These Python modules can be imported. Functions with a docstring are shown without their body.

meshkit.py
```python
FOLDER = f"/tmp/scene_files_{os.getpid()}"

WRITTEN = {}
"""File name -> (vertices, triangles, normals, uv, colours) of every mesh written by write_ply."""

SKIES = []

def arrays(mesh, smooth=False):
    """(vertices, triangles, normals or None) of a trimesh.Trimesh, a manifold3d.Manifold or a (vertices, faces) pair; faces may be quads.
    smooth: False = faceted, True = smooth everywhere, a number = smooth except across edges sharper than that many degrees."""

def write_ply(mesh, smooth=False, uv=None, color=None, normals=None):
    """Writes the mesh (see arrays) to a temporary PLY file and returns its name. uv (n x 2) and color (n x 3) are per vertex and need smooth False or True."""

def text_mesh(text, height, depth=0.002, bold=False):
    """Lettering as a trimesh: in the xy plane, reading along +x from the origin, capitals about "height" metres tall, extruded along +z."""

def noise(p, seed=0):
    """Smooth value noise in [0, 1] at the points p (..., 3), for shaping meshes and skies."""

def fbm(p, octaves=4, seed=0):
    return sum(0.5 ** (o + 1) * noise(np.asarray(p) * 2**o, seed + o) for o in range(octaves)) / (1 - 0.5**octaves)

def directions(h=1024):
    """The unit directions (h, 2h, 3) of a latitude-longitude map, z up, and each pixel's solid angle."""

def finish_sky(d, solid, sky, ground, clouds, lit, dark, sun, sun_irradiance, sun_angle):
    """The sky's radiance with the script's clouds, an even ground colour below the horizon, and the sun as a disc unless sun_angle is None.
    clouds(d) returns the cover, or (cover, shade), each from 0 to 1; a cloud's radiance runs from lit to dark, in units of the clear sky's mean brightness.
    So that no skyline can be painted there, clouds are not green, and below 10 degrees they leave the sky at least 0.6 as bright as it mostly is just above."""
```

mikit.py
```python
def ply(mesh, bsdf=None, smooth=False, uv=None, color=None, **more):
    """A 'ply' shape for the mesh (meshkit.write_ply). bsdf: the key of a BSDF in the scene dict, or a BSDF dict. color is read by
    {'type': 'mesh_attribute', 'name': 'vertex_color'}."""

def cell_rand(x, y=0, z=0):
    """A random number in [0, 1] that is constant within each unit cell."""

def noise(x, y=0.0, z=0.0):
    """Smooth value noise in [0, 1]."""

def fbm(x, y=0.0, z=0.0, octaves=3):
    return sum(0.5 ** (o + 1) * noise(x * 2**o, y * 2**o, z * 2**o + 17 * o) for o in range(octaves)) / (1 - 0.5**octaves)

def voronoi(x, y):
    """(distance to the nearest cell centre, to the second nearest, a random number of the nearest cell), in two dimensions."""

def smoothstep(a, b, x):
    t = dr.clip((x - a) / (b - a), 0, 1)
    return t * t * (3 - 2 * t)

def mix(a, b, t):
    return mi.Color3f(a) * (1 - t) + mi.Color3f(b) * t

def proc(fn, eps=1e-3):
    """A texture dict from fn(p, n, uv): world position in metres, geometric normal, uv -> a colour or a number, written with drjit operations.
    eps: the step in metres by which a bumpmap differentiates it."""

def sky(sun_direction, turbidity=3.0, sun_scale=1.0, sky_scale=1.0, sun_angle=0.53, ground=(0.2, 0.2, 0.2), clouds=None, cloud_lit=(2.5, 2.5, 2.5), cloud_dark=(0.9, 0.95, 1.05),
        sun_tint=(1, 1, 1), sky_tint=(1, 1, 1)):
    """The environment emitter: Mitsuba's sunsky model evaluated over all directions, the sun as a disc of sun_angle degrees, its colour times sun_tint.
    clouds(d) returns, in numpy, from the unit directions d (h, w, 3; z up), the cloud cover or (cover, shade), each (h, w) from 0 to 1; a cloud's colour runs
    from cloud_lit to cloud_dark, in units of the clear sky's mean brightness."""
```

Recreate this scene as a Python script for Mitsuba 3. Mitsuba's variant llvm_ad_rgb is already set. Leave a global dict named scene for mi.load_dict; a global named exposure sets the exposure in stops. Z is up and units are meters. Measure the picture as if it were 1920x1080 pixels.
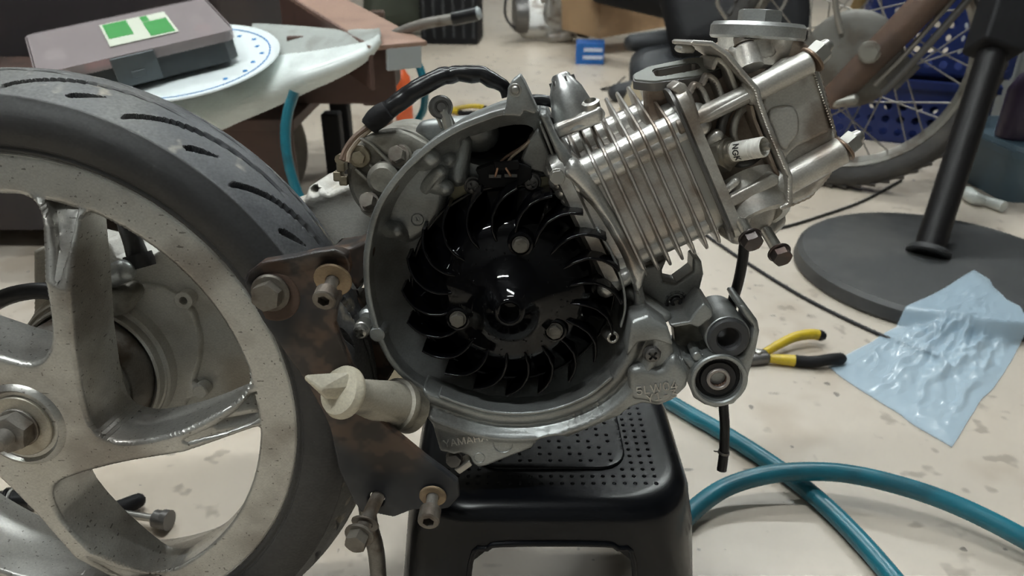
import math, numpy as np, trimesh, mitsuba as mi, drjit as dr, mikit, meshkit
import manifold3d as m3
import shapely
from shapely.geometry import Polygon, Point, LineString
from scipy.spatial import Delaunay, cKDTree
from mikit import noise, fbm, smoothstep, mix, proc
T4 = mi.ScalarTransform4f
rng = np.random.default_rng(7)
PI = math.pi
scene, labels = {}, {}

# ------------------------------------------------------------------ camera, lamps, exposure
CAM_H, PITCH, FPX = 0.572, math.radians(27), 1400.0
C0 = np.array([0, 0, CAM_H]); RT = np.array([1.0, 0, 0])
FW = np.array([0, math.cos(PITCH), -math.sin(PITCH)]); UP = np.array([0, math.sin(PITCH), math.cos(PITCH)])
scene['camera'] = dict(type='thinlens', fov=math.degrees(2*math.atan(960/FPX)), fov_axis='x', aperture_radius=0.0013, focus_distance=0.54,
                       near_clip=0.02, far_clip=60.0, to_world=T4().look_at(origin=C0.tolist(), target=(C0+FW).tolist(), up=UP.tolist()))
exposure = 3.0
LAMPS = [  # fluorescent tubes under the ceiling: centre, heading (degrees), length, radiance
    ((0.10, 0.95, 2.55), 4, 1.2, 26.0), ((1.2, 2.6, 2.55), 4, 1.2, 26.0), ((-0.9, -0.10, 2.55), 4, 1.2, 30.0), ((0.6, 5.0, 2.55), 4, 1.2, 22.0), ((-1.1, 1.9, 2.55), 4, 1.2, 20.0)]
LAMP_TINT = np.array([0.95, 1.0, 0.99])

# ------------------------------------------------------------------ frames
def ray(px, py): return FW + (px-960)/FPX*RT - (py-540)/FPX*UP
def G(px, py, z=0.0):                       # the point of the horizontal plane z that lies at a pixel
    d = ray(px, py); return C0 + d*((z-CAM_H)/d[2])
def D(px, py, depth): return C0 + ray(px, py)*depth
def unit(v): v = np.asarray(v, float); return v/np.linalg.norm(v)
EN = unit(-0.041*RT - 0.322*UP - 0.946*FW)     # the engine's crankshaft axis, towards the camera
EX = unit(np.cross([0, 0, 1.0], EN)); EY = np.cross(EN, EX)
EO = D(958, 561, 0.52)
EM = np.eye(4); EM[:3, 0], EM[:3, 1], EM[:3, 2], EM[:3, 3] = EX, EY, EN, EO
def E(px, py, w=0.0):                        # engine coordinates (u, v) of a pixel on the engine plane w
    d = ray(px, py); t = np.dot(EO + EN*w - C0, EN)/np.dot(d, EN); q = C0 + d*t - EO
    return np.array([q@EX, q@EY])
def EP(pts, w=0.0): return np.array([E(x, y, w) for x, y in pts])
def E3(px, py, w=0.0): return np.array([*E(px, py, w), w])
def eworld(p): return (np.asarray(p) @ np.stack([EX, EY, EN])) + EO

# ------------------------------------------------------------------ scene helpers
def key_of(name):
    if name not in scene and name not in labels: return name
    k = 1
    while f'{name}_{k:03d}' in scene or f'{name}_{k:03d}' in labels: k += 1
    return f'{name}_{k:03d}'
def thing(name, label, cat, group=None):
    k = key_of(name); labels[k] = {'label': label, 'category': cat}
    if group: labels[k]['group'] = group
    return k
def add(parent, name, mesh, mat, smooth=35, M=None, label=None, kind=None, uv=None):
    base = name if parent is None else f'{parent}__{name}'
    k = key_of(base)
    if isinstance(mesh, (list, tuple)): mesh = cat(*mesh)
    mesh = T_(mesh)
    if M is not None: mesh = mesh.copy(); mesh.apply_transform(M)
    if not len(mesh.faces): raise ValueError('empty mesh ' + k)
    scene[k] = mikit.ply(mesh, mat, smooth=smooth, uv=uv)
    if label: labels.setdefault(k, {})['label'] = label
    if kind: labels.setdefault(k, {})['kind'] = kind
    return k
def eadd(parent, name, mesh, mat, smooth=35, **k): return add(parent, name, mesh, mat, smooth, M=EM, **k)
def single(name, label, cat, mesh, mat, smooth=35, M=None, group=None):
    k = add(None, name, mesh, mat, smooth, M); labels[k] = {'label': label, 'category': cat}
    if group: labels[k]['group'] = group
    return k
def T_(m):
    if hasattr(m, 'to_mesh'):
        q = m.to_mesh(); return trimesh.Trimesh(q.vert_properties[:, :3], q.tri_verts, process=False)
    return m
def cat(*ms): return trimesh.util.concatenate([T_(m) for m in ms])
def MF(m):
    if hasattr(m, 'to_mesh'): return m
    m = trimesh.Trimesh(np.array(m.vertices), np.array(m.faces), process=False); m.merge_vertices(digits_vertex=5)
    f = m.faces; m.update_faces((f[:, 0] != f[:, 1]) & (f[:, 1] != f[:, 2]) & (f[:, 0] != f[:, 2]))
    q = m3.Manifold(m3.Mesh(np.asarray(m.vertices, np.float32), np.asarray(m.faces, np.uint32)))
    if q.is_empty(): raise ValueError('not a solid')
    return q
def moved(m, M): m = T_(m).copy(); m.apply_transform(M); return m
def frame(o, z, x=None):                     # a matrix that puts local z along z at o
    z = unit(z); x = np.array([1, 0, 0.0]) if x is None else np.asarray(x, float)
    if abs(unit(x)@z) > 0.98: x = np.array([0, 1, 0.0])
    x = unit(x - z*(x@z)); M = np.eye(4); M[:3, 0], M[:3, 1], M[:3, 2], M[:3, 3] = x, np.cross(z, x), z, o
    return M
def tr(x, y, z): M = np.eye(4); M[:3, 3] = x, y, z; return M
def rot(deg, axis=(0, 0, 1)): return trimesh.transformations.rotation_matrix(math.radians(deg), axis)

# ------------------------------------------------------------------ shapes
def spline(pts, n=8, closed=False):          # Catmull-Rom
    p = np.asarray(pts, float)
    q = np.vstack([p[-1], p, p[:2]]) if closed else np.vstack([2*p[0]-p[1], p, 2*p[-1]-p[-2]])
    out = []; t = np.arange(n)/n; t = t[:, None]
    for i in range(1, len(q)-2):
        a, b, c, d = q[i-1:i+3]
        out.append(0.5*(2*b + (c-a)*t + (2*a-5*b+4*c-d)*t**2 + (3*b-a-3*c+d)*t**3))
    if not closed: out.append(p[-1:])
    return np.vstack(out)
def poly(pts, w=0.0, smooth=0, rnd=0.0):      # pixel outline -> engine-plane polygon
    uv = EP(pts, w)
    return poly2(uv, smooth, rnd)
def poly2(uv, smooth=0, rnd=0.0):
    if smooth: uv = spline(uv, smooth, True)
    g = Polygon(uv).buffer(0)
    if rnd: g = g.buffer(-rnd).buffer(2*rnd).buffer(-rnd)
    return g
def biggest(g): return max(g.geoms, key=lambda a: a.area) if hasattr(g, 'geoms') else g
def ringpts(r, step):
    r = LineString(r.coords); n = max(8, int(r.length/step))
    return np.array([r.interpolate(i/n, normalized=True).coords[0] for i in range(n)])
def cast(g, w0, w1, r=0.002, step=0.0025, hf=None, prof=None, levels=4):
    """A casting: the polygon g from the back plane w0 up to w1, its front edge rounded with radius r; hf(uv) adds height; prof(d) replaces the edge's rounding."""
    if hasattr(g, 'geoms'): return cat(*[cast(a, w0, w1, r, step, hf, prof, levels) for a in g.geoms if a.area > 2e-6])
    g = g.simplify(step*0.08); pts = [ringpts(g.exterior, step)] + [ringpts(i, step) for i in g.interiors]
    nb = [len(p) for p in pts]
    for k in range(1, levels+1):
        d = r*(1-math.cos(k/levels*PI/2)) if prof is None else r*k/levels
        q = g.buffer(-d)
        for a in getattr(q, 'geoms', [q]):
            if a.is_empty: continue
            for e in [a.exterior, *a.interiors]:
                if e.length > 3*step: pts.append(ringpts(e, step*1.0))
    x0, y0, x1, y1 = g.bounds; s = step*1.4
    gx, gy = np.meshgrid(np.arange(x0, x1, s), np.arange(y0, y1, s*0.87)); gx[1::2] += s/2
    P = np.stack([gx.ravel(), gy.ravel()], 1); P = P[shapely.contains_xy(g.buffer(-r-0.5*step), P)] if len(P) else P
    pts.append(P); V = np.vstack(pts); V = V + 1e-7*np.random.default_rng(3).standard_normal(V.shape)
    n_b = sum(nb)
    F = Delaunay(V).simplices; cen = V[F].mean(1)
    F = F[shapely.contains_xy(g, cen)]
    a = V[F]; e1, e2 = a[:, 1]-a[:, 0], a[:, 2]-a[:, 0]; ar = e1[:, 0]*e2[:, 1]-e1[:, 1]*e2[:, 0]; F = F[np.abs(ar) > 1e-12]; ar = ar[np.abs(ar) > 1e-12]
    F[ar < 0] = F[ar < 0][:, ::-1]
    d = shapely.distance(g.boundary, shapely.points(V)); d[:n_b] = 0
    h = np.full(len(V), float(w1))
    if prof is not None: h += np.array([prof(x) for x in d])
    elif r > 0: k = np.clip(1-d/r, 0, 1); h -= r*(1-np.sqrt(np.maximum(0, 1-k*k)))
    if hf is not None: h += hf(V)
    v3 = np.column_stack([V, h]); used = len(v3); vs = [v3]; fs = [F]
    at = 0
    # side walls from the border triangles' open edges
    e = np.vstack([F[:, [0, 1]], F[:, [1, 2]], F[:, [2, 0]]]); es = np.sort(e, 1)
    u, inv, cnt = np.unique(es, axis=0, return_inverse=True, return_counts=True); b = e[cnt[inv.ravel()] == 1]
    ids = np.unique(b); mp = {i: used+k for k, i in enumerate(ids)}
    low = v3[ids].copy(); low[:, 2] = w0; vs.append(low)
    A, B = b[:, 0], b[:, 1]; A2 = np.array([mp[i] for i in A]); B2 = np.array([mp[i] for i in B])
    fs += [np.stack([B, A, A2], 1), np.stack([B, A2, B2], 1)]
    return trimesh.Trimesh(np.vstack(vs), np.vstack(fs), process=False)
def prism(g, w0, w1):                         # plain extrusion
    ms = [trimesh.creation.extrude_polygon(a, w1-w0, engine='earcut') for a in getattr(g, 'geoms', [g]) if a.area > 1e-9]
    m = cat(*ms); m.apply_translation([0, 0, w0]); return m
def lathe(profile, n=48, M=None, arc=None):   # (r, z) pairs
    p = np.asarray(profile, float); p = np.maximum(p, [1e-6, -9e9])
    a = np.linspace(0, 2*PI, n, endpoint=False)
    v = np.stack([np.outer(np.cos(a), p[:, 0]), np.outer(np.sin(a), p[:, 0]), np.tile(p[:, 1], (n, 1))], -1).reshape(-1, 3)
    k = len(p); i, j = np.meshgrid(np.arange(n), np.arange(k-1), indexing='ij'); i2 = (i+1) % n
    q = np.stack([i*k+j, i2*k+j, i2*k+j+1, i*k+j+1], -1).reshape(-1, 4)
    m = trimesh.Trimesh(v, np.vstack([q[:, [0, 1, 2]], q[:, [0, 2, 3]]]), process=False)
    if m.volume < 0: m.invert()
    return moved(m, M) if M is not None else m
def tube(pts, r, n=12, sm=6, caps=True, squash=None):
    p = spline(pts, sm) if sm else np.asarray(pts, float); k = len(p)
    r = np.full(k, r, float) if np.isscalar(r) else np.interp(np.linspace(0, 1, k), np.linspace(0, 1, len(r)), r)
    t = np.gradient(p, axis=0); t /= np.linalg.norm(t, axis=1, keepdims=True)
    x = np.cross(t[0], [0, 0, 1]); x = np.cross(t[0], [0, 1, 0]) if np.linalg.norm(x) < 0.1 else x; x = unit(x); V = []
    a = np.linspace(0, 2*PI, n, endpoint=False)
    for i in range(k):
        x = unit(x - t[i]*(x@t[i])); y = np.cross(t[i], x)
        V.append(p[i] + r[i]*(np.cos(a)[:, None]*x + np.sin(a)[:, None]*y))
    V = np.vstack(V); i, j = np.meshgrid(np.arange(k-1), np.arange(n), indexing='ij'); j2 = (j+1) % n
    q = np.stack([i*n+j, i*n+j2, (i+1)*n+j2, (i+1)*n+j], -1).reshape(-1, 4); F = [q[:, [0, 1, 2]], q[:, [0, 2, 3]]]
    if caps:
        V = np.vstack([V, p[:1], p[-1:]]); c = k*n; jj = np.arange(n); j2 = (jj+1) % n
        F += [np.stack([j2, jj, jj*0+c], 1), np.stack([(k-1)*n+jj, (k-1)*n+j2, jj*0+c+1], 1)]
    m = trimesh.Trimesh(V, np.vstack(F), process=False)
    if m.volume < 0: m.invert()
    return m
def ngon(n, r, a0=0): a = np.arange(n)*2*PI/n + a0; return Polygon(np.stack([r*np.cos(a), r*np.sin(a)], 1))
def cyl(r, z0, z1, n=32, b=0.0008): return lathe([(0, z0), (r-b, z0), (r, z0+b), (r, z1-b), (r-b, z1), (0, z1)], n)
def ring(ri, ro, z0, z1, n=48, b=0.0006):
    return lathe([(ri, z0), (ro-b, z0), (ro, z0+b), (ro, z1-b), (ro-b, z1), (ri+b, z1), (ri, z1-b), (ri, z0)], n)
def rbox(sx, sy, sz, r=0.002, n=12):
    s = m3.Manifold.sphere(r, n)
    return m3.Manifold.batch_hull([s.translate([x, y, z]) for x in (-sx/2+r, sx/2-r) for y in (-sy/2+r, sy/2-r) for z in (-sz/2+r, sz/2-r)])
def hull(*pr, n=14): return m3.Manifold.batch_hull([m3.Manifold.sphere(r, n).translate(list(map(float, p))) for p, r in pr])
def hexhead(r, h, flange=0.0, fh=0.0, a0=0.2):
    body = MF(trimesh.creation.extrude_polygon(ngon(6, r, a0), h)).translate([0, 0, fh]) ^ MF(lathe([(0, fh), (r*1.2, fh), (r*1.2, fh+h*0.82), (r*0.86, fh+h), (0, fh+h)], 32))
    return cat(body, cyl(flange, 0, fh, 28, fh*0.3)) if flange else T_(body)
def phillips(r, h, a0=0.4):
    b = MF(lathe([(0, 0), (r, 0), (r, h*0.45), (r*0.85, h*0.82), (r*0.5, h), (0, h)], 32))
    for k in (0, 90): b = b - m3.Manifold.cube([r*1.25, r*0.3, h], True).rotate([0, 0, k+math.degrees(a0)]).translate([0, 0, h*0.88])
    return T_(b)
def socket(r, h):
    return T_(MF(lathe([(0, 0), (r, 0), (r, h-r*0.12), (r*0.88, h), (0, h)], 36)) - MF(trimesh.creation.extrude_polygon(ngon(6, r*0.55, 0.3), h)).translate([0, 0, h*0.4]))
def warp(m, f): m = T_(m).copy(); m.vertices = f(np.array(m.vertices)); return m
# ------------------------------------------------------------------ materials
def rgb(h): return [((int(h[i:i+2], 16)/255+0.055)/1.055)**2.4 if int(h[i:i+2], 16) > 10 else int(h[i:i+2], 16)/255/12.92 for i in (0, 2, 4)]
def two(b): return {'type': 'twosided', 'b': b}
def tex(c): return c if isinstance(c, dict) else {'type': 'rgb', 'value': list(c)}
def pr(c, rough=0.5, metal=0.0, spec=0.5, **k):
    d = dict(type='principled', base_color=tex(c), roughness=rough if isinstance(rough, dict) else float(rough), metallic=float(metal))
    if not metal: d['specular'] = float(spec)
    d.update(k); return d
def mat(name, b, bump=None, eps=4e-4, sided=True):
    if bump is not None: b = {'type': 'bumpmap', 't': proc(bump, eps), 'scale': 1.0, 'b': b}
    scene[name] = two(b) if sided else b
def lum(a, b): return dr.abs(a-b)
def castings(base, grime, amount, sc, specks=0.0):        # grey metal with stains of its own
    def f(p, n, uv):
        a = fbm(p.x*sc, p.y*sc, p.z*sc, 4); s = noise(p.x*900, p.y*900, p.z*900)
        c = mix(base, grime, smoothstep(0.45, 0.72, a)*amount)
        if specks: c = mix(c, (0.05, 0.042, 0.035), smoothstep(0.84, 0.90, noise(p.x*520, p.y*520, p.z*520))*specks)
        return c*(0.90 + 0.2*s)
    return proc(f)
def grain(sc, h): return lambda p, n, uv: h*(noise(p.x*sc, p.y*sc, p.z*sc) + 0.6*noise(p.x*sc*2.3, p.y*sc*2.3, p.z*sc*2.3))
mat('cast_aluminium', pr(castings((0.33, 0.345, 0.34), (0.155, 0.15, 0.14), 0.75, 22), 0.42, 0.7), grain(1500, 0.00009))
mat('bright_aluminium', pr(castings((0.58, 0.575, 0.55), (0.17, 0.125, 0.09), 0.75, 28), 0.36, 0.85), grain(1300, 0.00007))
mat('fin_aluminium', pr(castings((0.53, 0.51, 0.48), (0.26, 0.19, 0.14), 0.75, 40), 0.36, 0.8))
mat('steel', pr((0.42, 0.41, 0.38), 0.33, 0.9))
mat('dark_steel', pr((0.13, 0.125, 0.12), 0.4, 0.7))
mat('rusty_steel', pr(castings((0.22, 0.205, 0.185), (0.10, 0.075, 0.055), 0.9, 60), 0.5, 0.55))
mat('rust', pr(castings((0.10, 0.055, 0.035), (0.05, 0.03, 0.022), 0.8, 9), 0.75), grain(500, 0.0002))
mat('wheel_silver', pr(castings((0.47, 0.465, 0.44), (0.22, 0.20, 0.18), 0.85, 18, 0.6), 0.34, 0.75), grain(1100, 0.00005))
mat('gloss_black', pr((0.0015, 0.0015, 0.002), 0.05, 0.0, 0.24))
mat('black_rubber', pr((0.012, 0.012, 0.013), 0.45, 0.0, 0.35))
mat('black_plastic', pr(castings((0.0025, 0.003, 0.0045), (0.008, 0.0085, 0.010), 0.7, 14), 0.25, 0.0, 0.22))
mat('matt_black', pr((0.008, 0.008, 0.009), 0.65, 0.0, 0.2))
TYRE_C = C0 - 0.339*RT - 0.087*UP + 0.541*FW
def tyre_col(p, n, uv):
    a = fbm(p.x*12, p.y*12, p.z*12, 4); s = noise(p.x*700, p.y*700, p.z*700)
    q = p - mi.Point3f(*[float(x) for x in TYRE_C]); ax = mi.Vector3f(*[float(x) for x in EN]); h = dr.dot(q, ax); r = dr.sqrt(dr.maximum(dr.squared_norm(q)-h*h, 0))
    side = mix((0.016, 0.016, 0.017), (0.040, 0.038, 0.036), smoothstep(0.4, 0.75, a)*0.6); tread = mix((0.044, 0.046, 0.051), (0.088, 0.087, 0.084), smoothstep(0.35, 0.75, a))
    d = fbm(p.x*60+3, p.y*60, p.z*60, 3); tread = mix(tread, (0.26, 0.23, 0.18), smoothstep(0.66, 0.78, d)*0.6)
    return mix(side, tread, smoothstep(0.2212, 0.2222, r)*smoothstep(0.2250, 0.2275, r+0.0050))*(0.8+0.4*s)
mat('tyre_rubber', pr(proc(tyre_col), 0.52, 0.0, 0.4), grain(1400, 0.00008))
def bracket_col(p, n, uv):
    a = fbm(p.x*30, p.y*30, p.z*30, 4); b = fbm(p.x*11+5, p.y*11, p.z*11, 3)
    c = fbm(p.x*85, p.y*85, p.z*85, 3)
    return mix(mix((0.010, 0.012, 0.016), (0.032, 0.032, 0.034), smoothstep(0.35, 0.65, a)), mix((0.085, 0.050, 0.032), (0.030, 0.022, 0.018), smoothstep(0.4, 0.6, c)), smoothstep(0.54, 0.66, b)*0.8)
mat('rusty_black_paint', pr(proc(bracket_col), 0.36, 0.0, 0.35), grain(600, 0.00012))
mat('white_plastic', pr(castings((0.62, 0.65, 0.62), (0.45, 0.46, 0.42), 0.6, 20), 0.35))
mat('cream_plastic', pr(castings((0.52, 0.48, 0.38), (0.36, 0.31, 0.23), 0.6, 60), 0.45))
mat('ceramic', pr((0.72, 0.71, 0.66), 0.15))
mat('ink', pr((0.03, 0.03, 0.03), 0.5))
# ------------------------------------------------------------------ the room
def floor_col(p, n, uv):
    a = fbm(p.x*1.7, p.y*1.7, 0.3, 4); b = fbm(p.x*9, p.y*9, 2.0, 4); c = fbm(p.x*38, p.y*38, 5.0, 3)
    d = noise(p.x*75, p.y*75, 1.0)
    col = mix((0.56, 0.485, 0.395), (0.48, 0.425, 0.36), smoothstep(0.35, 0.65, a))
    col = mix(col, (0.34, 0.27, 0.20), smoothstep(0.60, 0.85, b)*0.45)
    col = mix(col, (0.16, 0.13, 0.10), smoothstep(0.72, 0.86, c)*0.45)
    return mix(col, (0.10, 0.09, 0.08), smoothstep(0.93, 0.97, d)*smoothstep(0.5, 0.6, b)*0.7)
mat('floor_paint', pr(proc(floor_col), 0.38, 0.0, 0.4))
mat('wall_paint', pr((0.13, 0.13, 0.125), 0.7)); mat('wall_dark', pr((0.07, 0.065, 0.06), 0.7)); mat('ceiling_paint', pr((0.12, 0.12, 0.12), 0.8))
X0, X1, Y0, Y1, ZH = -2.6, 4.2, -1.6, 7.4, 2.75
def slab(name, c, s, m):
    k = add(None, name, trimesh.creation.box(s), m, False, tr(*c)); labels[k] = {'kind': 'structure', 'label': {'floor': 'worn cream painted concrete floor with dirt specks'}.get(name, 'dim plain ' + name.split('_')[0] + ' of the workshop')}
slab('floor', ((X0+X1)/2, (Y0+Y1)/2, -0.05), (X1-X0, Y1-Y0, 0.1), 'floor_paint')
slab('ceiling', ((X0+X1)/2, (Y0+Y1)/2, ZH+0.05), (X1-X0, Y1-Y0, 0.1), 'ceiling_paint')
slab('wall_back', ((X0+X1)/2, Y1+0.05, ZH/2), (X1-X0, 0.1, ZH), 'wall_paint')
slab('wall_front', ((X0+X1)/2, Y0-0.05, ZH/2), (X1-X0, 0.1, ZH), 'wall_paint')
slab('wall_left', (X0-0.05, (Y0+Y1)/2, ZH/2), (0.1, Y1-Y0, ZH), 'wall_dark')
slab('wall_right', (X1+0.05, (Y0+Y1)/2, ZH/2), (0.1, Y1-Y0, ZH), 'wall_paint')
for i, (c, head, ln, rad) in enumerate(LAMPS):
    k = thing('ceiling_lamp', 'white fluorescent batten on the ceiling above the floor, number %s from the front wall' % ['two', 'four', 'one', 'five', 'three'][i], 'lamp')
    M = tr(*c) @ rot(head)
    add(k, 'housing', cat(moved(T_(rbox(ln+0.06, 0.10, 0.05, 0.008)), tr(0, 0, 0.055)), moved(trimesh.creation.box((0.3, 0.03, ZH-c[2]-0.078)), tr(0, 0, (0.078+ZH-c[2])/2))), 'white_plastic', 30, M)
    tb = moved(lathe([(0, -ln/2), (0.016, -ln/2), (0.016, ln/2), (0, ln/2)], 16), rot(90, (0, 1, 0)))
    kk = add(k, 'tube', tb, 'white_plastic', 30, M)
    scene[kk]['emitter'] = {'type': 'area', 'radiance': {'type': 'rgb', 'value': (rad*LAMP_TINT).tolist()}}

# ------------------------------------------------------------------ rear wheel
WC = C0 - 0.339*RT - 0.087*UP + 0.541*FW
WU = np.array([(WC-EO)@EX, (WC-EO)@EY]); WW = float((WC-EO)@EN)
WM = EM @ tr(WU[0], WU[1], WW)
def face_h(r): r = np.asarray(r, float); return 0.001 + 0.0235*np.clip((0.158-r)/0.046, 0, 1)**0.75
def Wp(px, py, extra=0.0):
    w = 0.0
    for _ in range(6):
        q = E(px, py, WW+w+extra) - WU; w = float(face_h(np.hypot(*q)))
    return q
def wpoly(pts, sm=0, extra=0.0):
    q = np.array([Wp(x, y, extra) for x, y in pts]); return Polygon(spline(q, sm, True) if sm else q).buffer(0)
wheel = thing('rear_wheel', 'scooter rear wheel with silver five-spoke cast rim and dusty black tyre', 'wheel')
def pol(pts): return [(r*math.cos(math.radians(t))/1000, r*math.sin(math.radians(t))/1000) for r, t in pts]
arcp = [(157.5, t) for t in range(12, 67, 3)]
winA = Polygon(spline(pol([(49, 3), (55, -7), (68, -9.5), (83, -7), (104, -2.5), (119, 0.5), (133, 3), (147, 5.5), (155, 8.5)] + arcp + [(155, 68.2), (133, 65.8), (119, 63.3), (96, 58), (75, 50), (60, 38), (51, 22)]), 4, True)).buffer(0)
from shapely import affinity
notch = Polygon(pol([(111, 66.6), (130, 70.5), (145, 74.2), (157, 78.5), (157, 74), (157, 70.3), (145, 69.0), (130, 67.7)])).buffer(-0.0006).buffer(0.0006)
disc = Point(0, 0).buffer(0.186, 128)
RIM_IN = 0.1565
wins = [affinity.rotate(winA, 72*k, origin=(0, 0)) for k in range(5)]; nots = [affinity.rotate(notch, 72*k, origin=(0, 0)) for k in range(5)]
body = disc
for g in wins + nots: body = body.difference(g)
body = biggest(body.difference(Point(0, 0).buffer(0.008, 16)))
rim_k = add(wheel, 'rim', cat(
    cast(body, -0.024, 0.0, 0.0035, 0.0032, lambda v: face_h(np.hypot(v[:, 0], v[:, 1]))),
    lathe([(0.1835, -0.085), (0.186, -0.083), (0.186, -0.078), (0.177, -0.07), (0.171, -0.055), (0.170, -0.03), (0.178, -0.012), (0.186, -0.004), (0.1865, 0.0), (0.184, 0.0015), (0.180, -0.004), (0.160, -0.006), (0.1575, -0.012), (0.1575, -0.022), (0.1600, -0.024), (0.1600, -0.034), (0.1635, -0.036), (0.1635, -0.050), (0.1680, -0.060), (0.1755, -0.080), (0.1835, -0.085)], 160)), 'wheel_silver', 35, WM)
def notch_h(k):
    c, s = math.cos(math.radians(-72*k)), math.sin(math.radians(-72*k)); t0, t1 = math.radians(78), math.radians(70)
    def f(v):
        x, y = c*v[:, 0]-s*v[:, 1], s*v[:, 0]+c*v[:, 1]; r = np.hypot(x, y); t = np.clip((np.arctan2(y, x)-t1)/(t0-t1), 0, 1)
        return face_h(r) - (0.003+0.011*t**1.3)*np.clip((r-0.108)/0.02, 0.1, 1) - 0.003*np.exp(-((t-0.22)/0.05)**2)
    return f
for k in range(5):
    add(wheel, 'spoke_recess', cast(nots[k].buffer(0.0012), -0.023, 0.0, 0.0, 0.003, notch_h(k)), 'wheel_silver', 35, WM)
hubz = 0.0245
add(wheel, 'hub', lathe([(0.008, -0.06), (0.042, -0.058), (0.046, -0.03), (0.05, -0.022), (0.034, 0.02), (0.031, hubz+0.0005), (0.0275, hubz+0.003), (0.0255, hubz+0.0005), (0.008, hubz)], 64), 'wheel_silver', 35, WM)
add(wheel, 'washer', ring(0.006, 0.0225, hubz, hubz+0.003), 'zinc_washer', 35, WM, label='dull zinc washer under the axle nut')
mat('zinc_washer', pr(castings((0.40, 0.37, 0.31), (0.24, 0.20, 0.15), 0.8, 60), 0.42, 0.6))
add(wheel, 'axle_nut', hexhead(0.0135, 0.011, 0.0145, 0.002, 0.35), 'rusty_steel', 30, WM @ tr(0, 0, hubz+0.003), label='tarnished hexagonal axle nut')
st = [(0, 0), (0.0066, 0)]
for i in range(12): st += [(0.0066, 0.001*i+0.0004), (0.006, 0.001*i+0.0008)]
add(wheel, 'axle_stud', lathe(st+[(0.0055, 0.0125), (0.003, 0.013), (0.0025, 0.012), (0, 0.012)], 24), 'rusty_steel', 30, WM @ tr(0, 0, hubz+0.014))
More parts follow.
